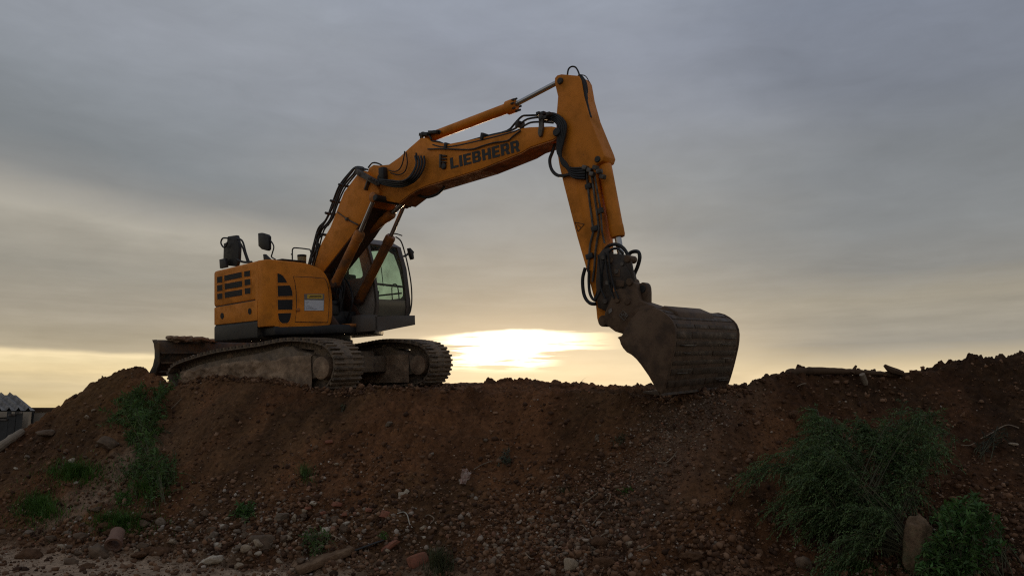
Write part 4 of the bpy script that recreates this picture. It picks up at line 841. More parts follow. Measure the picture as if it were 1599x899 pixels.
def soil_col():
    X, Y = XX.ravel(), YY.ravel(); t = X / Y; px = CX + t * FPX; Yf = np.interp(t, t_tab, TAB[:, 1]) + fbm(X, Y, .7, 3, 3) * .9
    brown = np.array((.150, .077, .034)); red = np.array((.185, .083, .035)); sand = np.array((.52, .375, .25)); ochre = np.array((.20, .105, .035)); grey = np.array((.17, .125, .09))
    n1 = fbm(X, Y, .8, 4, 61)[:, None] + .5; n2 = fbm(X, Y, 4, 4, 65)[:, None] + .5; n3 = sm(fbm(X * 1.6, Y * .7, 1, 4, 151) + .5, .35, .62)[:, None]
    c = brown * (1 - sm(n1, .42, .62)) + red * sm(n1, .42, .62)
    c = c * (.60 + .8 * n2) * (.72 + .42 * n3)
    fs = (1 - sm(Y, Yf - .25, Yf + .5)) * sm(fbm(X, Y, 1.4, 3, 71) + .5 + .5 * sm(-px, -480, -150), .40, .60); c = c * (1 - fs[:, None] * .88) + sand * (.8 + .4 * n2) * fs[:, None] * .88
    # dry pale run of earth between the grass clumps on the left slope
    z_ = ZZ.ravel(); line = np.interp(Y, [9, 10, 11.2, 12.4], [-5.9, -5.75, -5.6, -5.55]); rs = np.exp(-((X - line) / .45) ** 2) * sm(Y, 8.9, 9.4) * (1 - sm(Y, 11.6, 12.3)) * sm(fbm(X, Y, 2.2, 3, 83) + .5, .35, .6); c = c * (1 - rs[:, None] * .65) + sand * .8 * rs[:, None] * .65
    oc = sm(-t, .44, .52) * sm(z_, 1.1, 2.0) * .45; c = c * (1 - oc[:, None]) + ochre * oc[:, None]
    gv = np.exp(-((X - 1.9 - (Y - 9.0) * .9) / .55) ** 2) * sm(Y, 7.6, 8.6) * .5; c = c * (1 - gv[:, None]) + grey * gv[:, None]; shade_right = sm(X + .5 * fbm(X, Y, .8, 3, 171) * 4, 2.4, 4.6) * .55; c = c * (1 - shade_right[:, None]) * .96  # soil darkened towards the right, its dimmer light painted into the colour
    return c
M_SOIL = mat('soil', (1.15, 1.12, 1.1), 0.95, col2=(.50, .48, .46), scale=14, attr='tint', bump=1.0, bump_scale=45, spec=0.15)
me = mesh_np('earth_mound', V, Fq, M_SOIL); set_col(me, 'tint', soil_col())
mound = bpy.data.objects.new('earth_mound', me); COL.objects.link(mound); tag(mound, 'bank of freshly dug red brown earth across the whole picture', kind='structure')
M_GND = mat('plain_ground', (.13, .095, .06), .95, scale=.4, var=.2, spec=.1)
R_ = 4000; gm = MB().add([(-R_, -R_, -.03), (R_, -R_, -.03), (R_, R_, -.03), (-R_, R_, -.03)], [(0, 1, 2, 3)]).build('ground', M_GND, smooth=False); tag(gm, 'flat bare ground reaching to the horizon', kind='structure')

# ================================================================ stones
def ico(sub):
    bm = bmesh.new(); bmesh.ops.create_icosphere(bm, subdivisions=sub, radius=1); V = np.array([v.co[:] for v in bm.verts]); Fc = np.array([[v.index for v in f.verts] for f in bm.faces]); bm.free(); return V, Fc
IV1, IF1 = ico(1); IV2, IF2 = ico(3)
def rock_mesh(name, m, kind, seed):
    r = np.random.default_rng(seed); V = IV2.copy() * np.array((1, r.uniform(.65, .9), r.uniform(.5, .75)))
    if kind == 'angular':
        for k in range(9):
            n = r.normal(size=3); n /= np.linalg.norm(n); d = r.uniform(.38, .62); s = V @ n; V = V - np.outer(np.clip(s - d, 0, None), n) * .96
    V = V * (1 + r.normal(0, .05, (len(V), 1)))
    off = Vector(r.uniform(0, 50, 3)); V = V * (1 + (.22 if kind == 'angular' else .42) * np.array([mnz.fractal(Vector(v) * 1.6 + off, .8, 2.1, 4) for v in V]))[:, None]
    if kind == 'brick': 
        V = IV2.copy(); V = np.sign(V) * np.abs(V) ** .35; V = V * np.array((1, .6, .45)) * (1 + r.normal(0, .035, (len(V), 1))); n = np.array((.8, .4, .3)); n /= np.linalg.norm(n); s = V @ n; V = V - np.outer(np.clip(s - .55, 0, None), n)
    me = mesh_np(name, V, IF2, m, smooth=kind == 'round'); return me
M_PALE = mat('pale_limestone', (.46, .355, .235), .9, col2=(.28, .205, .13), scale=2.5, dirt=(.13, .075, .045), dirt_amt=.35, dirt_scale=2, bump=.5, bump_scale=9)
M_WHST = mat('whitish_stone', (.62, .53, .40), .85, col2=(.40, .32, .225), scale=2.5, dirt=(.2, .13, .09), dirt_amt=.25, dirt_scale=2, bump=.4, bump_scale=9)
M_GRST = mat('grey_brown_stone', (.26, .195, .13), .85, col2=(.14, .10, .066), scale=2.5, dirt=(.10, .06, .04), dirt_amt=.4, dirt_scale=2, bump=.5, bump_scale=9)
M_CLOD = mat('earth_clod', (.17, .092, .05), .97, col2=(.10, .054, .03), scale=3, bump=.9, bump_scale=8, spec=.1)
M_TERR = mat('terracotta', (.36, .125, .065), .85, col2=(.24, .085, .045), scale=2.5, dirt=(.15, .085, .05), dirt_amt=.4, dirt_scale=2, bump=.4, bump_scale=9)
M_TANR = mat('tan_rubble', (.20, .13, .075), .92, col2=(.10, .066, .04), scale=2.5, dirt=(.14, .08, .05), dirt_amt=.4, dirt_scale=2, bump=.6, bump_scale=9)
KINDS = {'pale': (M_PALE, 'angular', 'stone'), 'white': (M_WHST, 'angular', 'stone'), 'grey': (M_GRST, 'angular', 'stone'), 'clod': (M_CLOD, 'lump', 'earth_clod'), 'terracotta': (M_TERR, 'brick', 'brick_piece'), 'tan': (M_TANR, 'angular', 'stone')}
ROCKS = {k: [rock_mesh(nm, m, kd, 40 + 7 * j + sum(map(ord, k))) for j in range(5)] for k, (m, kd, nm) in KINDS.items()}
for k in ROCKS:
    for me in ROCKS[k]: me.name = KINDS[k][2]
def rock(kind, px, py, w, label, group=None, aspect=None, cat=None, j=None, sink=.55):
    h = hit(px, py); dist = (h - CAMV).length; r = .5 * w / FPX * dist
    o = bpy.data.objects.new(KINDS[kind][2], random.choice(ROCKS[kind]) if j is None else ROCKS[kind][j]); COL.objects.link(o)
    a = aspect or random.uniform(.85, 1.1); o.scale = (r * 1.02, r * random.uniform(.8, 1.05), r * a)
    o.rotation_euler = (random.uniform(-.35, .35), random.uniform(-.35, .35), random.uniform(-.6, .6) + (math.pi if random.random() < .5 else 0))
    o.location = h + Vector((0, -.15 * r, r * (.35 - sink * .5)))
    tag(o, label, cat or {'earth_clod': 'clod of earth', 'brick_piece': 'brick'}.get(KINDS[kind][2], 'stone'), group); return o
NAMED = [
 ('white', 328, 878, 38, 'long whitish stone slab lying at the bottom edge left of centre', .55), ('white', 338, 855, 18, 'upright whitish stone just above the long whitish slab', 1.2), ('pale', 307, 847, 10, 'small pale stone left of the upright whitish stone', 1),
 ('tan', 321, 804, 17, 'orange tan stone beside the leafy green weed at the foot of the bank', 1), ('grey', 335, 838, 19, 'grey stone directly above the upright whitish stone', 1), ('pale', 383, 861, 22, 'pale pointed stone right of the upright whitish stone', 1.0),
 ('tan', 413, 850, 50, 'largest lumpy tan stone in the rubble at the foot of the bank', .75), ('grey', 438, 810, 28, 'smooth grey brown boulder in the middle of the rubble', .8), ('pale', 460, 811, 14, 'upright pale stone right of the smooth grey boulder', 1.3),
 ('white', 491, 793, 14, 'bright white stone on the upper edge of the rubble', .8), ('pale', 474, 800, 13, 'pale stone left of the bright white stone on the upper rubble', .9), ('tan', 526, 813, 23, 'tan flat topped stone beside the white stone right in the rubble', .8), ('white', 540, 819, 19, 'white angular stone at the right end of the rubble', .7),
 ('terracotta', 526, 789, 15, 'pinkish brick fragment on the upper right of the rubble', .9), ('terracotta', 601, 807, 19, 'orange tan brick fragment left of the pale wire', 1.2), ('terracotta', 514, 691, 12, 'pink brick fragment high on the bank below the crawler track', .9), ('pale', 527, 726, 10, 'small pale stone below the pink brick fragment on the bank', 1),
 ('grey', 607, 663, 15, 'round grey brown stone on the upper bank below the cab', .9), ('grey', 498, 813, 14, 'dark grey stone between the upright pale stone and the tan one', 1.1), ('white', 662, 839, 8, 'tiny white stone above the terracotta block', 1), ('pale', 662, 825, 13, 'pale stone right of the wire end', 1),
 ('pale', 436, 876, 15, 'flat pale stone at the bottom edge beside the dark clods', .6), ('tan', 470, 879, 15, 'tan stone at the bottom edge left of the dark metal strip', .8),
 ('pale', 889, 884, 25, 'pale upright rock at the bottom edge right of centre', 1.4), ('grey', 861, 852, 12, 'grey stone above the pale upright rock', 1), ('grey', 884, 864, 13, 'grey stone touching the top of the pale upright rock', .8), ('pale', 829, 811, 12, 'pale pointed stone alone on the bank right of centre', 1), ('white', 809, 841, 12, 'white stone among the pebbles right of centre', .9), ('pale', 782, 868, 13, 'pale stone low in the middle of the bank', 1),
 ('grey', 758, 690, 9, 'grey stone in the sunlit haze on the upper bank', .8), ('grey', 715, 876, 17, 'flat grey stone right of the dull green grass tuft', .7), ('pale', 849, 893, 13, 'pale stone cut by the bottom edge right of centre', 1), ('clod', 942, 882, 32, 'large brown clod at the bottom edge right of the pale rock', .9), ('clod', 935, 849, 24, 'brown clod with a twig leaning on it', .9), ('tan', 1065, 857, 15, 'squarish tan stone alone low on the bank', 1),
 ('grey', 932, 686, 12, 'rounded grey stone on the bank below the bucket', 1.3), ('clod', 1058, 736, 14, 'brown lump on the bank halfway below the bucket', .7), ('pale', 1100, 702, 8, 'small pale stone under the bucket gravel', .7), ('white', 1113, 736, 7, 'small white stone left of the large feathery bush', .9), ('pale', 1141, 747, 7, 'small pale stone at the left tip of the feathery bush', 1.2), ('clod', 1123, 658, 12, 'dark brown lump under the right of the bucket', 1), ('clod', 1077, 871, 28, 'brown clod on the lower bank left of the feathery bush', .8),
 ('clod', 47, 870, 27, 'brown earth clod alone on the sandy ground at far left', .9), ('tan', 80, 843, 16, 'tan stone at far left above the brown clod', .8), ('tan', 152, 866, 40, 'big tan slab leaning beside the clay pipe', .9), ('tan', 113, 880, 21, 'tan squarish stone at the bottom left', .9), ('clod', 136, 886, 19, 'round dark brown clod below the big tan slab', 1), ('grey', 272, 851, 15, 'grey stone right of the clay pipe', .9),
 ('pale', 344, 855, 12, 'pale stone touching the upright whitish stone', 1), ('white', 113, 721, 17, 'pale flat stone above the grass clump on the left slope', .6), ('tan', 173, 697, 36, 'tan earth block on the left slope under the tall weeds', .8), ('tan', 151, 798, 15, 'tan stone between the two low grass clumps', .7), ('grey', 278, 830, 17, 'grey stone right of the low grass clump', .7), ('white', 237, 798, 9, 'whitish pebble above the low grass clump on the left', .8),
 ('white', 25, 732, 7, 'white pebble on the dark slope at far left', .8), ('pale', 146, 641, 11, 'pale stone high on the left shoulder of the bank', .6), ('pale', 136, 652, 12, 'pale stone just under another on the left shoulder', .7), ('tan', 74, 680, 26, 'long tan slab on the left slope near the wall', .5), ('grey', 43, 715, 14, 'grey stone on the dark slope at far left', .7), ('tan', 128, 839, 22, 'tan stone left of the low grass clump', .8), ('pale', 272, 847, 14, 'pale tilted stone right of the clay pipe', 1),
 ('grey', 384, 861, 12, 'grey stone behind the pale pointed stone', .9), ('clod', 1240, 648, 19, 'round brown clod right of the bucket above the bush', 1), ('tan', 1256, 882, 32, 'tan rock under the left of the feathery bush at the bottom edge', .9), ('pale', 1580, 694, 17, 'pale flat stone near the right edge of the bank', .4), ('pale', 1406, 854, 11, 'small pale stone left of the upright tan boulder', 1.2), ('tan', 1533, 890, 24, 'tan rock at the bottom right under the leafy green plant', .9),
 ('clod', 1216, 590, 10, 'small clod on the skyline right of the bucket', .9), ('clod', 1190, 597, 11, 'lower small clod on the skyline beside the bucket', .8), ('clod', 250, 862, 26, 'brown clod below the low grass clump by the clay pipe', .7), ('clod', 220, 870, 24, 'brown clod right behind the clay pipe mouth', .7)]
for kd, x, y, w, lab, asp in NAMED: rock(kd, x, y, w, lab, aspect=asp)
ZONES = [  # how many, centre, spread, size range, kinds, words
 (64, (400, 838), (95, 24), (8, 20), ['pale', 'white', 'grey', 'tan', 'pale', 'clod', 'tan'], 'in the rubble at the foot of the bank'),
 (28, (500, 815), (70, 26), (7, 18), ['grey', 'tan', 'pale', 'terracotta', 'clod'], 'along the right of the rubble below the tracks'),
 (40, (180, 845), (120, 24), (7, 19), ['tan', 'clod', 'grey', 'pale', 'tan'], 'on the sandy ground at the lower left'),
 (34, (850, 845), (75, 32), (6, 15), ['pale', 'grey', 'tan', 'grey'], 'among the pebbles low right of centre'),
 (26, (640, 860), (110, 24), (6, 15), ['clod', 'clod', 'grey', 'tan'], 'along the bottom edge at the centre'),
 (22, (1010, 830), (110, 48), (6, 14), ['clod', 'clod', 'grey'], 'on the lower bank left of the feathery bush'),
 (16, (90, 700), (60, 38), (5, 11), ['tan', 'grey', 'clod'], 'on the left shoulder of the bank')]
WORD = {'white': 'whitish stone', 'pale': 'pale limestone lump', 'grey': 'grey brown stone', 'tan': 'tan stone', 'clod': 'brown clod of earth', 'terracotta': 'broken brick piece'}
for cnt, c, s, sz, kds, words in ZONES:
    for k in range(cnt):
        kd = random.choice(kds); x = random.gauss(c[0], s[0] * .7); y = min(897, random.gauss(c[1], s[1] * .7)); w = sz[0] + (sz[1] - sz[0]) * random.random() ** 2
        rock(kd, x, y, w, 'small ' + WORD[kd] + ' ' + words, 'small ' + {'clod': 'brown clods of earth'}.get(kd, WORD[kd] + 's') + ' ' + words)
def litter(name, N, sampler, size, cols, jitter, label, base=(IV1, IF1), squash=(.5, 1.0)):
    P = sampler(N); H = hits(P[:, 0], P[:, 1]); H = H[~np.isnan(H[:, 0])]; H = H[(H[:, 1] < 16)]; n = len(H); BV, BF = base; nv = len(BV)
    s = size(n); sc = s[:, None] * np.stack([np.ones(n), rng.uniform(.6, 1, n), rng.uniform(*squash, n)], 1)
    A = rng.uniform(0, 2 * math.pi, n); B_ = rng.normal(0, .5, n); ca, sa, cb, sb = np.cos(A), np.sin(A), np.cos(B_), np.sin(B_)
    V = BV[None] * sc[:, None, :] * (1 + rng.normal(0, jitter, (n, nv, 1)))
    x, y, z = V[..., 0], V[..., 1], V[..., 2]; y2 = y * cb[:, None] - z * sb[:, None]; z2 = y * sb[:, None] + z * cb[:, None]
    x3 = x * ca[:, None] - y2 * sa[:, None]; y3 = x * sa[:, None] + y2 * ca[:, None]
    V = np.stack([x3 + H[:, 0:1], y3 + H[:, 1:2], z2 + H[:, 2:3] + s[:, None] * .25], -1).reshape(-1, 3)
    Fc = (BF[None] + (np.arange(n) * nv)[:, None, None]).reshape(-1, 3)
    C = np.array(cols)[rng.integers(0, len(cols), n)] * rng.uniform(.7, 1.25, (n, 1))
    me = mesh_np(name, V, Fc, M_LIT, smooth=False); set_col(me, 'tint', np.repeat(C, nv, 0)); o = bpy.data.objects.new(name, me); COL.objects.link(o); tag(o, label, kind='stuff'); return o
M_LIT = mat('loose_litter', (1, 1, 1), .92, col2=(.75, .73, .7), scale=30, attr='tint', spec=.2)
BROWN = [(.17, .088, .045), (.12, .062, .034), (.22, .115, .06), (.08, .042, .024), (.27, .155, .09)]
TAN = [(.30, .21, .14), (.22, .155, .105), (.36, .28, .21), (.20, .13, .085), (.26, .13, .08)]
IV0 = np.array([v for v in IV1[:12]]) if len(IV1) >= 12 else IV1
def ico0():
    bm = bmesh.new(); bmesh.ops.create_icosphere(bm, subdivisions=1, radius=1); V = np.array([v.co[:] for v in bm.verts]); Fc = np.array([[v.index for v in f.verts] for f in bm.faces]); bm.free(); return V, Fc
B0 = ico0()
def uni(N): return np.stack([rng.uniform(-60, 1660, N), 560 + 345 * rng.random(N) ** .9], 1)
def patchy(N):
    P = uni(N * 3); d = vnoise(P[:, 0] / 60, P[:, 1] / 40, 5) * vnoise(P[:, 0] / 170 + 9, P[:, 1] / 110, 6) * (.35 + 1.2 * sm(P[:, 1], 640, 880)); k = rng.random(len(P)) < d * 1.5; return P[k][:N]
def gravel(N):
    a = np.stack([rng.normal(1080, 62, N), np.zeros(N)], 1); u = rng.random(N); a[:, 0] = 1130 - 260 * u + rng.normal(0, 38, N) ; a[:, 1] = 612 + 235 * u ** 1.1 + rng.normal(0, 20, N); return a
def lowmid(N): return np.stack([rng.normal(860, 95, N), rng.normal(850, 40, N)], 1)
litter('clod_litter', 20000, patchy, lambda n: .006 + .036 * rng.random(n) ** 5, BROWN, .30, 'crumbs and small clods of brown earth scattered over the bank', B0)
litter('clod_litter', 9000, uni, lambda n: .005 + .015 * rng.random(n) ** 2.5, BROWN, .30, 'fine brown earth crumbs spread over the bank', B0)
litter('gravel', 5200, gravel, lambda n: .004 + .015 * rng.random(n) ** 3, TAN + BROWN[:2], .3, 'run of fine gravel down the bank below the bucket', B0)
litter('gravel', 2300, lowmid, lambda n: .006 + .032 * rng.random(n) ** 3.5, TAN + BROWN, .3, 'pebbles spread on the lower bank right of centre', B0)
litter('pebble_litter', 3800, patchy, lambda n: .003 + .017 * rng.random(n) ** 3.5, [(.40, .30, .22), (.52, .43, .34), (.30, .20, .13), (.34, .16, .09)], .12, 'pale pebbles dotted over the bank', B0)
litter('pebble_litter', 3400, lambda N: np.stack([rng.normal(400, 170, N), rng.normal(832, 30, N)], 1), lambda n: .005 + .030 * rng.random(n) ** 3, TAN + BROWN + [(.48, .40, .32)], .12, 'rubble and chips at the foot of the bank', B0)

# ================================================================ plants
M_LEAF = mat('leaf', (1, 1, 1), .6, col2=(.8, .85, .75), scale=5, attr='tint', spec=.3, transl=.25)
M_STEM = mat('plant_stem', (.10, .095, .045), .8, var=.25)
class Leaves:
    def __init__(s): s.V = []; s.F = []; s.C = []; s.n = 0
    def add(s, P, D, L, W, C):
        """diamond leaves: P base points, D directions, L lengths, W widths, C colours"""
        n = len(P)
        if n == 0: return
        D = D / np.linalg.norm(D, axis=1, keepdims=True); up = rng.normal(0, 1, (n, 3)) * .7 + np.array((0, -.3, 1.0))
        X = np.cross(D, up); X /= np.linalg.norm(X, axis=1, keepdims=True) + 1e-9; N = np.cross(X, D)
        L = L[:, None]; W = W[:, None]; a = P; mid = P + D * L * .45 - N * L * .02; b = P + D * L - N * L * .18
        l = mid + X * W * .5 + N * W * .15; r = mid - X * W * .5 + N * W * .15
        s.V.append(np.stack([a, l, b, r], 1).reshape(-1, 3)); base = s.n + np.arange(n)[:, None] * 4
        s.F.append(np.concatenate([base + np.array([0, 1, 2])[None], base + np.array([0, 2, 3])[None]])); s.C.append(np.repeat(C, 4, 0)); s.n += 4 * n
    def blades(s, P, D, H, W, bend, C, seg=4):
        n = len(P); side = np.cross(D, np.array((0, 0, 1.0))) + rng.normal(0, .3, (n, 3)); side /= np.linalg.norm(side, axis=1, keepdims=True); side[:, 2] *= .2
        rows = []
        for k in range(seg + 1):
            t = k / seg; c = P + np.array((0, 0, 1.0)) * (H * (t - .35 * bend * t * t))[:, None] + D * (H * bend * t * t)[:, None]; w = (W * (1 - t) ** .7 * .5)[:, None] if k < seg else np.zeros((n, 1))
            rows += [c - side * w, c + side * w]
        V = np.stack(rows, 1); nv = V.shape[1]; s.V.append(V.reshape(-1, 3)); base = s.n + np.arange(n)[:, None] * nv
        for k in range(seg):
            s.F.append(np.concatenate([base + np.array([2 * k, 2 * k + 1, 2 * k + 3])[None], base + np.array([2 * k, 2 * k + 3, 2 * k + 2])[None]]))
        s.C.append(np.repeat(C, nv, 0)); s.n += n * nv
    def build(s, name, parent):
        me = mesh_np(name, np.concatenate(s.V), np.concatenate(s.F), M_LEAF, smooth=False); set_col(me, 'tint', np.concatenate(s.C)); o = bpy.data.objects.new(name, me); COL.objects.link(o); o.parent = parent; o['kind'] = 'stuff'; return o
def cols(base, n, var=.3): return np.array(base)[None] * rng.uniform(1 - var, 1 + var, (n, 1)) * (1 + rng.normal(0, .08, (n, 3)))
def in_poly(poly, n):
    P = np.array(poly, float); lo, hi = P.min(0), P.max(0); out = []
    while len(out) < n:
        q = rng.uniform(lo, hi); c = False; j = len(P) - 1
        for i in range(len(P)):
            if (P[i, 1] > q[1]) != (P[j, 1] > q[1]) and q[0] < (P[j, 0] - P[i, 0]) * (q[1] - P[i, 1]) / (P[j, 1] - P[i, 1]) + P[i, 0]: c = not c
            j = i
        if c: out.append(q)
    return np.array(out)
def plant_root(name, label, cat, base, group=None):
    e = empty(name, base); tag(e, label, cat, group); return e
def stem_plant(name, label, cat, basepx, poly, nst, leaf, green, stemr=.006, depth=.45, rise=.5, sprig=None, droop=.25, cat_step=.02, bspread=(18, 8), toward=0.0, clump=0):
    last = lastb = None
    """stems from a rooted base out to tips spread through the plant's volume, carrying leaves or feathery side shoots"""
    b0 = hit(*basepx); root = plant_root(name, label, cat, b0); lv = Leaves(); st = MB(); tips = in_poly(poly, nst)
    bh = hits(np.clip(rng.normal(basepx[0], bspread[0], nst), -50, 1650), np.minimum(rng.normal(basepx[1], bspread[1], nst), 905))
    for k in range(nst):
        bpt = b0 if np.isnan(bh[k, 0]) else Vector(bh[k]); h = hit(*tips[k]); Yt = bpt.y + (h.y - bpt.y) * random.uniform(depth * .3, depth * 1.5) - random.uniform(0, toward); Yt = min(Yt, h.y - .03)
        r_ = ray(*tips[k]); tip = CAMV + r_ * (Yt / r_.y); zg = float(hgrid(tip.x, tip.y)); tip.z = max(tip.z, zg + .03)
        if clump and k % clump and last is not None:
            tip = last + Vector((random.gauss(0, .10), random.gauss(0, .08), random.gauss(0, .07))); bpt = lastb + Vector((random.gauss(0, .03), 0, 0)); tip.z = max(tip.z, float(hgrid(tip.x, tip.y)) + .03)
        elif clump:
            ex_ = random.uniform(.84, 1.16); tip = bpt.lerp(tip, ex_); tip.z = max(tip.z, float(hgrid(tip.x, tip.y)) + .03)
        if not (clump and k % clump and last is not None): last, lastb = tip.copy(), bpt.copy()
        span = (tip - bpt).length; mid = bpt.lerp(tip, .5) + Vector((0, 0, span * rise * random.uniform(.5, 1.1))); q = [bpt - Vector((0, 0, .03)) - b0]
        for t in np.linspace(.12, 1, 9):
            p = bpt * (1 - t) ** 2 + mid * 2 * t * (1 - t) + tip * t * t; p = p - Vector((0, 0, droop * span * max(0, t - .75) ** 2 * 2)); q.append(p - b0)
        st.tube(q, [stemr, stemr * .3], 4, smooth=False)
        Q = np.array([v[:] for v in q])
        if sprig:
            ns, sl, ll, lw = sprig
            for t in rng.uniform(.42, 1.0, int(ns * (.5 + span))):
                i = min(len(Q) - 2, int(t * (len(Q) - 1))); f_ = t * (len(Q) - 1) - i; p = Q[i] * (1 - f_) + Q[i + 1] * f_; T = Q[i + 1] - Q[i]; T /= np.linalg.norm(T) + 1e-9
                d0 = T * .55 + np.array((-.55, -.12, .10)) + rng.normal(0, .38, 3); d0 /= np.linalg.norm(d0); Ls = sl * rng.uniform(.5, 1.2) * (1.15 - .5 * t); m = max(5, int(Ls / cat_step)); u = np.linspace(.05, 1, m)
                P = p + d0 * (u * Ls)[:, None] + np.array((0, 0, -1.0)) * (Ls * .45 * u ** 2)[:, None]
                dd = d0 + np.array((0, 0, -.9)) * u[:, None]; dd = dd + rng.normal(0, .5, (m, 3)); tone = .55 + .9 * rng.random()
                lv.add(P, dd, ll * rng.uniform(.6, 1.3, m), np.full(m, lw), cols(green, m, .25) * tone)
        else:
            nl, L_, W_ = leaf; m = max(3, int(nl * (.4 + span))); t = rng.uniform(.15, 1.0, m) ** .8; i = np.minimum(len(Q) - 2, (t * (len(Q) - 1)).astype(int)); f_ = (t * (len(Q) - 1) - i)[:, None]; P = Q[i] * (1 - f_) + Q[i + 1] * f_
            T = Q[i + 1] - Q[i]; T /= np.linalg.norm(T, axis=1, keepdims=True) + 1e-9; D = T * .5 + rng.normal(0, .7, (m, 3)) + np.array((0, -.1, .1))
            Ls = L_ * rng.uniform(.45, 1.2, m); lv.add(P, D, Ls, Ls * W_, cols(green, m, .4))
    lv.build('foliage', root); st.build('stems', M_STEM, root, smooth=False); return root
def grass(name, label, px, py, wx, hy, n, H, W, green, bend=.6, cat='grass', lean=(0, 0)):
    b0 = hit(px, py); root = plant_root(name, label, cat, b0); a = rng.uniform(0, 2 * math.pi, n); r = np.abs(rng.normal(0, .62, n)) + .15 * rng.random(n)
    P = hits(px + wx * r * np.cos(a), np.minimum(py + hy * r * np.sin(a), 906)); ok = ~np.isnan(P[:, 0]); P = P[ok]; r = r[ok]; n = len(P); ok = np.abs(P[:, 1] - b0.y) < 1.3; P = P[ok]; r = r[ok]; n = len(P)
    D = rng.normal(0, 1, (n, 3)); D[:, 2] = 0; D /= np.linalg.norm(D, axis=1, keepdims=True); D += np.array((lean[0], lean[1] - .25, 0))
    lv = Leaves(); lv.blades(P - np.array(b0[:]) - np.array((0, 0, .01)), D, H * rng.uniform(.4, 1.15, n) * (1.1 - .45 * np.clip(r, 0, 1.3)), np.full(n, W) * rng.uniform(.6, 1.3, n), bend * rng.uniform(.4, 1.6, n), cols(green, n, .4)); lv.build('blades', root); return root
G_FEA = (.11, .16, .058); G_DK = (.10, .165, .045); G_BR = (.09, .17, .045); G_GR = (.085, .165, .028); G_DUL = (.095, .10, .05)
stem_plant('feathery_bush', 'large dark feathery bush with drooping tips on the right of the bank', 'bush', (1378, 864), [(1152, 738), (1190, 712), (1250, 680), (1305, 662), (1332, 640), (1345, 626), (1362, 640), (1420, 650), (1462, 640), (1478, 680), (1505, 735), (1505, 790), (1430, 830), (1400, 868), (1300, 878), (1250, 850), (1215, 800), (1180, 775)], 170, None, G_FEA, .006, .42, .42, sprig=(17, .27, .028, .0115), droop=.45, cat_step=.012, bspread=(44, 12), toward=.25, clump=5)
stem_plant('leafy_plant', 'bushy bright green leafy plant beside the upright tan boulder at lower right', 'plant', (1490, 905), [(1452, 800), (1470, 780), (1500, 768), (1535, 768), (1560, 790), (1562, 830), (1535, 870), (1520, 900), (1440, 903), (1424, 885), (1436, 850), (1448, 820)], 130, (34, .075, .34), G_BR, .005, .40, .30, bspread=(40, 8), toward=.30)
stem_plant('leafy_plant', 'thin pale stemmed weed at the right edge beside the leafy green plant', 'plant', (1562, 880), [(1540, 830), (1570, 828), (1597, 850), (1597, 880), (1560, 885)], 12, (14, .07, .16), G_DUL, .004, .5, .2)
stem_plant('tall_weed', 'tall dark green weeds hanging down the bank below the dozer blade', 'weed', (222, 664), [(172, 655), (180, 628), (196, 604), (215, 592), (240, 584), (270, 594), (262, 622), (256, 650), (246, 690), (222, 700), (196, 692), (178, 680)], 120, (34, .10, .22), G_DK, .004, .5, .10, bspread=(26, 40), toward=.05, droop=.5, clump=4)
stem_plant('leafy_weed', 'dark green weed patch under the tall weeds on the left slope', 'weed', (236, 740), [(200, 730), (215, 700), (250, 694), (278, 722), (282, 760), (262, 780), (215, 770), (196, 752)], 110, (26, .06, .32), G_DK, .003, .5, .10, bspread=(28, 26), toward=.03, droop=.5)
stem_plant('leafy_weed', 'small dark weed right below the patch of weeds on the left slope', 'weed', (192, 788), [(180, 770), (205, 764), (212, 785), (195, 795), (180, 790)], 22, (22, .06, .30), G_GR, .004, .4, .25, bspread=(10, 6))
stem_plant('leafy_weed', 'leafy green weed growing at the left end of the rubble', 'weed', (376, 812), [(360, 800), (368, 785), (390, 778), (402, 786), (396, 805), (376, 816)], 30, (28, .06, .34), G_BR, .004, .5, .3, bspread=(10, 5), toward=.05)
stem_plant('leafy_weed', 'dark weed among the rubble near the bottom edge left of centre', 'weed', (490, 862), [(462, 840), (480, 822), (505, 820), (516, 842), (510, 862), (480, 864)], 32, (24, .05, .28), G_DK, .004, .5, .25, bspread=(16, 6), toward=.04)
stem_plant('leafy_weed', 'pale grey green weed sprig in the middle of the bank', 'weed', (786, 726), [(774, 712), (785, 696), (798, 698), (803, 712), (795, 724), (778, 726)], 16, (22, .05, .26), (.12, .135, .10), .003, .5, .2, bspread=(8, 4))
stem_plant('leafy_weed', 'small green sprig beside the brick fragment right in the rubble', 'weed', (598, 842), [(588, 832), (600, 825), (610, 834), (602, 845)], 9, (18, .045, .3), G_GR, .003, .5, .2, bspread=(5, 3))
stem_plant('leafy_weed', 'small green sprig on the bank far left of the feathery bush', 'weed', (972, 772), [(960, 764), (974, 756), (986, 764), (978, 774)], 8, (18, .05, .22), G_GR, .003, .5, .2, bspread=(6, 3))
stem_plant('leafy_weed', 'thin green sprig on the upper bank left of the gravel run', 'weed', (966, 695), [(952, 690), (965, 676), (980, 678), (984, 692)], 9, (14, .07, .12), G_DUL, .003, .5, .2, bspread=(8, 4))
stem_plant('leafy_weed', 'tiny green sprig near the top of the bank below the crawler', 'weed', (535, 642), [(527, 636), (537, 628), (543, 640)], 6, (14, .06, .2), G_DUL, .003, .5, .2, bspread=(4, 3))
stem_plant('leafy_weed', 'dark weed spray on the bank at the right edge above the leafy plant', 'weed', (1535, 715), [(1520, 700), (1540, 668), (1570, 660), (1590, 664), (1560, 690), (1545, 716)], 14, (14, .08, .14), (.07, .075, .05), .004, .5, .2, bspread=(8, 5))
grass('grass_clump', 'bright green grass clump on the left slope above the pale flat stone', 120, 742, 54, 22, 1300, .20, .011, G_GR)
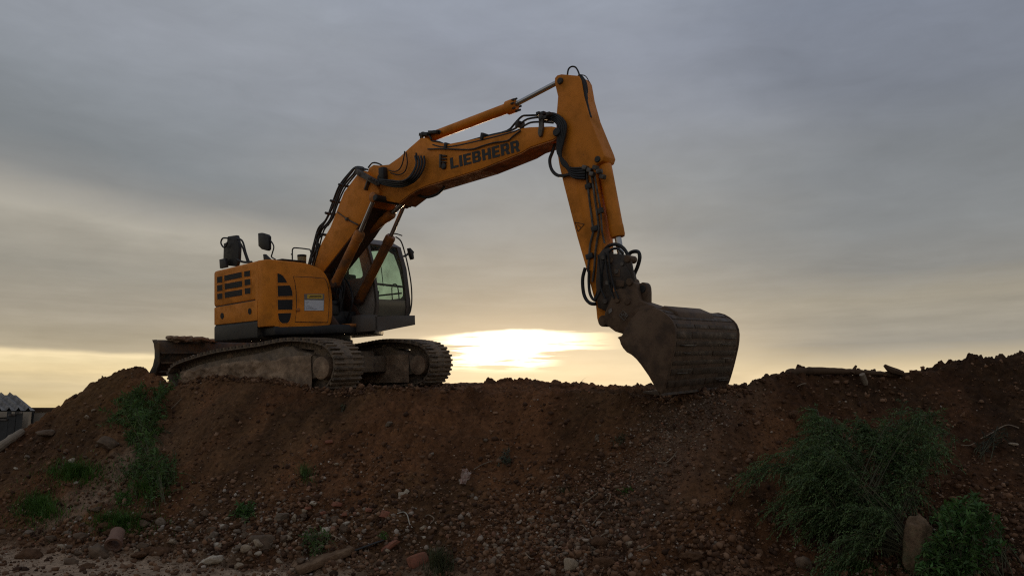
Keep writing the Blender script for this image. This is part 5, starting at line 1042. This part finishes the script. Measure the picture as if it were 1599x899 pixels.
grass('grass_clump', 'lowest left green grass clump on the sandy ground', 60, 798, 44, 24, 1300, .21, .011, G_GR)
grass('grass_clump', 'green grass clump just above the clay pipe', 185, 820, 56, 20, 1400, .18, .010, G_GR)
grass('grass_clump', 'green grass clump between the weeds and the grass above the clay pipe', 228, 762, 50, 30, 1100, .14, .010, G_GR)
grass('grass_tuft', 'dull green grass tuft at the bottom edge right of the terracotta block', 686, 888, 22, 18, 520, .26, .007, G_DUL, .4)
grass('grass_tuft', 'thin faint grass tuft on the bank below the front of the crawler', 476, 745, 16, 12, 170, .22, .007, G_DK, .4)
grass('grass_clump', 'low green grass under the leafy plant in the bottom right corner', 1470, 896, 56, 10, 800, .17, .009, G_GR)
grass('grass_clump', 'dark low grass at the bottom edge under the feathery bush', 1330, 893, 60, 10, 600, .16, .008, G_DK)
grass('grass_clump', 'green grass growing against the foot of the upright tan boulder', 1430, 886, 24, 8, 420, .17, .009, G_GR)
grass('grass_tuft', 'sparse grass stalks on the bank right of centre', 880, 770, 22, 10, 60, .13, .006, G_DUL, .5)
for px_, lab in ((905, 'lone dry stalk on the skyline between the machine and the bucket'), (836, 'short dry stalk on the skyline beside the sun gap')):
    grass('dry_stalk', lab, px_, 604, 5, 2, 7, .24, .006, (.12, .09, .05), .5, 'weed')

# ================================================================ loose things on the bank
M_WOOD = mat('weathered_wood', (.36, .29, .21), .85, col2=(.20, .15, .10), scale=4, bump=.5, bump_scale=14)
M_BARK = mat('dark_bark', (.085, .055, .035), .95, col2=(.14, .085, .05), scale=5, bump=.9, bump_scale=9, spec=.1)
M_TWIG = mat('dry_twig', (.27, .20, .13), .85, var=.3)
def at(px, py, Y): r = ray(px, py); return CAMV + r * (Y / r.y)
def lying(name, label, cat, pts, r, m, lift=.6, n=8, wob=.1):
    P = [hit(*p) for p in pts]; b = P[0].copy(); rs = r if isinstance(r, list) else [r, r]
    Pp = [p - b + Vector((0, 0, rs[0] * lift)) for p in P]; Pc = catmull(Pp, 6); rr = np.interp(np.linspace(0, 1, len(Pc)), np.linspace(0, 1, len(rs)), rs) * (1 + rng.normal(0, wob, len(Pc)))
    o = MB().tube(Pc, list(rr), n, smooth=False).build(name, m); o.location = b; tag(o, label, cat); return o
# grey log at the far left
lying('wooden_log', 'weathered grey log sticking out of the slope at the far left', 'log', [(-60, 742), (-15, 716), (8, 700), (34, 684)], [.10, .075, .06], M_WOOD, .9, 10, .06)
# bark log lying on the crest
lg0 = at(1226, 583, 10.05); pts = [at(x, y, Y) - lg0 for x, y, Y in ((1226, 584, 10.05), (1250, 580, 10.08), (1290, 579, 10.12), (1340, 581, 10.16), (1392, 584, 10.2), (1420, 585, 10.22))]
o = MB().tube(catmull(pts, 8), list(np.interp(np.linspace(0, 1, 41), [0, .06, .5, 1], [.03, .058, .045, .025]) * (1 + rng.normal(0, .13, 41))), 12, smooth=False).build('fallen_log', M_BARK); o.location = lg0; tag(o, 'dark bark log lying along the skyline right of the bucket', 'log')
MB().tube([at(x, y, 10.1) - lg0 for x, y in ((1331, 582), (1334, 576), (1337, 570.5))], [.03, .014], 6, smooth=False).build('broken_branch', M_BARK, o)
b0 = at(1396, 583, 10.15); o = MB().tube([at(x, y, 10.15) - b0 for x, y in ((1410, 583), (1400, 580), (1392, 578), (1386, 574), (1381, 570))], [.035, .045, .05, .035, .02], 7, smooth=False).build('knotted_stick', M_BARK); o.location = b0; tag(o, 'dark knotted stick poking above the skyline at right', 'stick')
h0 = hit(1352, 604); o = MB().tube([Vector((0, 0, 0)), at(1351, 596, h0.y - .02) - h0, at(1346, 584, h0.y - .06) - h0], [.028, .036, .036], 8, smooth=False).build('cut_stick', M_WOOD); o.location = h0; tag(o, 'short pale cut stick standing in the earth below the skyline log', 'stick')
# upright tan boulder
h0 = hit(1432, 884); Vb, Fb = ico(5); from mathutils import noise as mnoise
Vb = np.sign(Vb) * np.abs(Vb) ** .72
for n_, d_ in (((1, -.2, .15), .80), ((-1, -.3, .05), .78), ((.25, -1, .2), .74), ((-.5, -.8, -.2), .8), ((.15, -.2, 1), .86), ((-.5, 0, 1), .95)):
    n_ = np.array(n_) / np.linalg.norm(n_); s_ = Vb @ n_; Vb = Vb - np.outer(np.clip(s_ - d_, 0, None), n_) * .85
dis = np.array([mnoise.fractal(Vector(v) * 1.7 + Vector((4, 1, 2)), .9, 2.1, 6) for v in Vb]); Vb = Vb * (1 + .16 * dis)[:, None]
Vb = Vb * np.array((.112, .11, .265)); Vb[:, 0] *= 1 + .18 * np.clip(Vb[:, 2] / .4, -1, 1); Vb[:, 0] += .035 * np.sin(Vb[:, 2] * 7)
M_BLDR = mat('weathered_boulder', (.26, .17, .10), .95, col2=(.10, .066, .04), scale=11, dirt=(.10, .10, .05), dirt_amt=.45, dirt_scale=7, bump=1.0, bump_scale=34, spec=.1)
me = mesh_np('boulder', Vb, Fb, M_BLDR, True); o = bpy.data.objects.new('boulder', me); COL.objects.link(o); o.location = h0 + Vector((0, -.05, .19)); o.rotation_euler = (0, .05, .3); tag(o, 'upright tan boulder between the feathery bush and the leafy plant', 'boulder')
# clay pipe
M_CLAY = mat('clay_pipe', (.27, .15, .10), .8, col2=(.17, .09, .06), scale=4, dirt=(.25, .18, .12), dirt_amt=.4, bump=.3)
h0 = hit(176, 862); dist = (h0 - CAMV).length; k_ = dist / FPX; k_ *= .66; d_ = Vector((-.22, .80, .50)).normalized(); m_ = MB()
prof_ = [(0, 12.5), (0, 17), (8, 17), (9, 14), (40, 14), (40, 11), (9, 11), (8.5, 12.5)]
x_ = d_.orthogonal().normalized(); y_ = d_.cross(x_); vs = []; n_ = 24
for hh, rr in prof_ :
    for k in range(n_): a = 2 * math.pi * k / n_; vs.append(d_ * hh * k_ + (x_ * math.cos(a) + y_ * math.sin(a)) * rr * k_)
fs = [(i * n_ + k, i * n_ + (k + 1) % n_, ((i + 1) % 8) * n_ + (k + 1) % n_, ((i + 1) % 8) * n_ + k) for i in range(8) for k in range(n_)]
o = m_.add(vs, fs).build('clay_pipe', M_CLAY); o.location = h0 + Vector((0, 0, 13 * k_)); tag(o, 'broken clay pipe piece with its open end facing us at lower left', 'pipe')
M_BLDR2 = mat('earthy_slab', (.30, .195, .115), .95, col2=(.15, .092, .055), scale=9, dirt=(.12, .066, .036), dirt_amt=.5, dirt_scale=6, bump=1.0, bump_scale=26, spec=.1)
# terracotta pieces
rock('terracotta', 653, 878, 30, 'upright terracotta block at the bottom edge left of the grass tuft', aspect=1.5, cat='brick')
o = rock('terracotta', 610, 856, 30, 'tilted red tile fragment left of the upright terracotta block', aspect=.5, cat='tile'); o.rotation_euler = (.2, -.6, .2)
# dark metal strip
h1, h2 = hit(540, 869), hit(600, 853); o = MB().bar(Vector((0, 0, .03)), h2 - h1 + Vector((0, 0, .05)), .09, .012).build('metal_strip', M_DK, bevel=.003); o.location = h1; tag(o, 'thin dark metal strip lying at the bottom of the bank beside the red tile', 'strip')
# flat slab caked in earth at the foot of the bank
h1, h2 = hit(462, 897), hit(548, 866); o = MB().bar(Vector((0, 0, .02)), h2 - h1 + Vector((0, .04, .03)), .26, .075).build('stone_slab', M_BLDR2, bevel=.02); o.location = h1; tag(o, 'long flat earthy slab lying at the bottom edge left of the dark metal strip', 'slab')
# torn packaging
M_PAPR = mat('torn_packaging', (.46, .37, .30), .7, col2=(.32, .16, .11), scale=16, transl=.1)
h0 = hit(725, 757); k_ = (h0 - CAMV).length / FPX; m_ = MB(); g_ = 7; vs = []
for i in range(g_):
    for j in range(g_ + 2):
        vs.append(Vector(((i - 3) * 3.2 * k_ + random.uniform(-1, 1) * k_ * 1.2, random.uniform(-3, 3) * k_, j * 3.2 * k_ + random.uniform(-1, 1) * k_ - (abs(i - 3) * 1.2 * k_ if j > 5 else 0))))
fs = [(i * (g_ + 2) + j, (i + 1) * (g_ + 2) + j, (i + 1) * (g_ + 2) + j + 1, i * (g_ + 2) + j + 1) for i in range(g_ - 1) for j in range(g_ + 1) if not (j < 3 and i == 4)]
o = m_.add(vs, fs).build('crumpled_packaging', M_PAPR, smooth=False); o.location = h0 + Vector((0, -.02, 0)); o.rotation_euler = (-.35, .35, .5); o.scale = (.8, .8, 1.0); tag(o, 'crumpled pale and reddish packaging stuck in the middle of the bank', 'litter')
h0 = hit(628, 775); o = MB().box((0, 0, .02), (.09, .03, .05)).box((.05, .01, .05), (.05, .02, .05), Matrix.Rotation(.6, 3, 'Y')).build('plastic_scrap', M_WHST, bevel=.006); o.location = h0; tag(o, 'small pale plastic scrap on the bank left of the packaging', 'litter')
# wire and roots
def on_bank(name, label, cat, pts, r, m):
    P = [hit(*p) for p in pts]; b = P[0].copy(); o = MB().tube([p - b + Vector((0, -.02, r + .012)) for p in P], r, 6, sub=6).build(name, m); o.location = b; tag(o, label, cat)
M_WIRE = mat('pale_wire', (.46, .42, .33), .6)
on_bank('wire', 'curved pale wire lying on the bank above the red tile', 'wire', [(621, 805), (630, 802), (636, 808), (640, 820), (644, 830)], .006, M_WIRE)
TW = [('thin forked twig on the bank below the bucket gravel', [(1026, 727), (1040, 724), (1050, 716), (1057, 710)]), ('curved pale root standing out of the lower bank', [(943, 792), (950, 785), (953, 776), (949, 772)]), ('thin straight twig on the lower bank left of the curved root', [(908, 790), (920, 782), (934, 773)]),
      ('long thin twig leaning on the brown clod', [(929, 852), (922, 840), (912, 828), (906, 822)]), ('pale short twig above the brown clod', [(924, 824), (930, 814), (941, 805)]), ('short pale twig right of the brown clod', [(996, 861), (1006, 859), (1015, 854)]), ('thin twig beside the brown clod on its right', [(935, 842), (942, 837), (948, 834)]),
      ('thin pale root on the upper bank at right', [(1500, 697), (1512, 698), (1522, 697)]), ('thin root by the right edge of the bank', [(1530, 690), (1545, 682), (1570, 668), (1590, 672)]), ('broken twig at the skyline behind the log', [(1244, 606), (1252, 603), (1258, 601)]),
      ('thin dry root in the rubble right of the wire', [(672, 820), (678, 812), (670, 808), (664, 812)]), ('thin dry stem at the left of the bank below the blade', [(268, 640), (276, 632), (284, 625)]), ('short dry stem in the sandy rubble', [(518, 838), (526, 842), (532, 846)]),
      ('pale twig among the pebbles right of centre', [(820, 872), (828, 876), (833, 880)]), ('thin twig near the packaging', [(740, 735), (752, 728), (768, 722)])]
for lab, pts in TW: on_bank('twig', lab, 'twig', pts, .006, M_TWIG)

# ================================================================ shed and walls beyond the bank
M_ROOF = mat('corrugated_sheet', (.22, .20, .18), .6, var=.15, scale=2, dirt=(.10, .085, .07), dirt_amt=.5, spec=.4)
M_PLST = mat('pale_plaster', (.40, .33, .24), .9, var=.12, scale=1.2, bump=.2)
M_HRD = mat('dark_hoarding', (.035, .036, .034), .6, var=.2)
SY = 26.0
def w_(px, py, Y=SY): return at(px, py, Y)
ridge_r, eave_r = w_(25, 616.5, 28.3), w_(54, 640, SY)
sh0 = empty('shed', (eave_r.x - 3, SY + 1, 0)); tag(sh0, 'low shed with a grey corrugated roof at the left edge behind the bank', 'shed')
def sp(v): return Vector(v) - sh0.location
sl = eave_r - ridge_r; LX = 7.0
m_ = MB(); nrib = 22; vs = []
for i in range(nrib * 4 + 1):
    x = -LX * i / (nrib * 4); hz = (.0, .0, .0, .11)[i % 4]
    for t in (0, 1.03): vs.append(sp(ridge_r + Vector((x, 0, hz)) + sl * t))
fs = [(2 * i, 2 * i + 1, 2 * i + 3, 2 * i + 2) for i in range(nrib * 4)]
ro = m_.add(vs, fs).build('roof', M_ROOF, sh0, smooth=False)
bk_ = MB().prism([sp(ridge_r + Vector((.0, 0, -.02))), sp(eave_r + Vector((0, .0, -.03))), sp(Vector((eave_r.x, eave_r.y, .0))), sp(Vector((ridge_r.x, ridge_r.y + .1, 0))), sp(Vector((ridge_r.x, ridge_r.y + .1, ridge_r.z - .1)))], (-LX, 0, 0)).build('shed_body', M_HRD, sh0, smooth=False)
MB().prism([sp(Vector((w_(37.5, 650).x, SY - .04, -.1))), sp(Vector((eave_r.x - .06, SY - .04, -.1))), sp(Vector((eave_r.x - .06, SY - .04, eave_r.z - .06))), sp(Vector((w_(37.5, 650).x, SY - .04, eave_r.z - .06)))], (0, -.15, 0)).build('end_wall', M_PLST, sh0, smooth=False)
MB().prism([sp(Vector((w_(-60, 650).x, SY - .10, eave_r.z - .32))), sp(Vector((w_(36, 650).x, SY - .10, eave_r.z - .20))), sp(Vector((w_(36, 650).x, SY - .10, eave_r.z - .05))), sp(Vector((w_(-60, 650).x, SY - .10, eave_r.z - .05)))], (0, -.04, 0)).build('fascia_board', M_PLST, sh0, smooth=False)
for x in (14.5, 26.5, -12):
    a = w_(x, 645, SY - .4); MB().box(sp(Vector((a.x, SY - .4, eave_r.z * .5))), (.09, .09, eave_r.z - .08)).build('post', M_HRD, sh0)
hd = empty('hoarding', (w_(10, 670).x, SY - .7, 0)); tag(hd, 'row of dark stepped hoarding panels in front of the shed', 'fence')
for x0, x1, yt in ((-40, -20, 657), (-20, -3, 656), (-3, 14, 654.5), (14.2, 26, 647.5), (26.4, 36, 644.5)):
    a, b = w_(x0, yt, SY - .7), w_(x1, yt, SY - .7); MB().box(((a.x + b.x) / 2 - hd.location.x, 0, a.z / 2), (b.x - a.x - .02, .05, a.z)).build('panel', M_HRD, hd, smooth=False)
    MB().box(((a.x + b.x) / 2 - hd.location.x, -.03, a.z + .0), (b.x - a.x - .02, .07, .06)).build('top_rail', M_STL, hd, smooth=False)
a, b = w_(52, 636, SY + 1.6), w_(150, 635, SY + 1.6); wl = empty('boundary_wall', ((a.x + b.x) / 2, SY + 1.6, 0)); tag(wl, 'plain pale wall with a dark coping running from the shed behind the bank', 'wall')
MB().box((0, 0, (a.z - .16) / 2 - .1), (b.x - a.x + 2, .2, a.z - .16 + .2)).build('wall_face', M_PLST, wl); MB().box((0, 0, a.z - .08), (b.x - a.x + 2.06, .26, .157)).build('coping', M_BARK, wl)


def heap(N):
    k = rng.integers(0, 3, N); x = np.where(k == 0, rng.uniform(268, 575, N), np.where(k == 1, rng.uniform(560, 715, N), rng.uniform(1015, 1165, N)))
    y = np.where(k == 0, np.interp(x, [268, 340, 440, 520, 575], [600, 586, 595, 610, 612]), np.where(k == 1, 601, np.interp(x, [1015, 1035, 1165], [612, 622, 602]))) + rng.normal(3, 4, N)
    return np.stack([x, y], 1)
litter('churned_soil', 2400, heap, lambda n: .007 + .034 * rng.random(n) ** 4, BROWN, .32, 'churned crumbs of earth pressed up round the tracks and the bucket', B0)
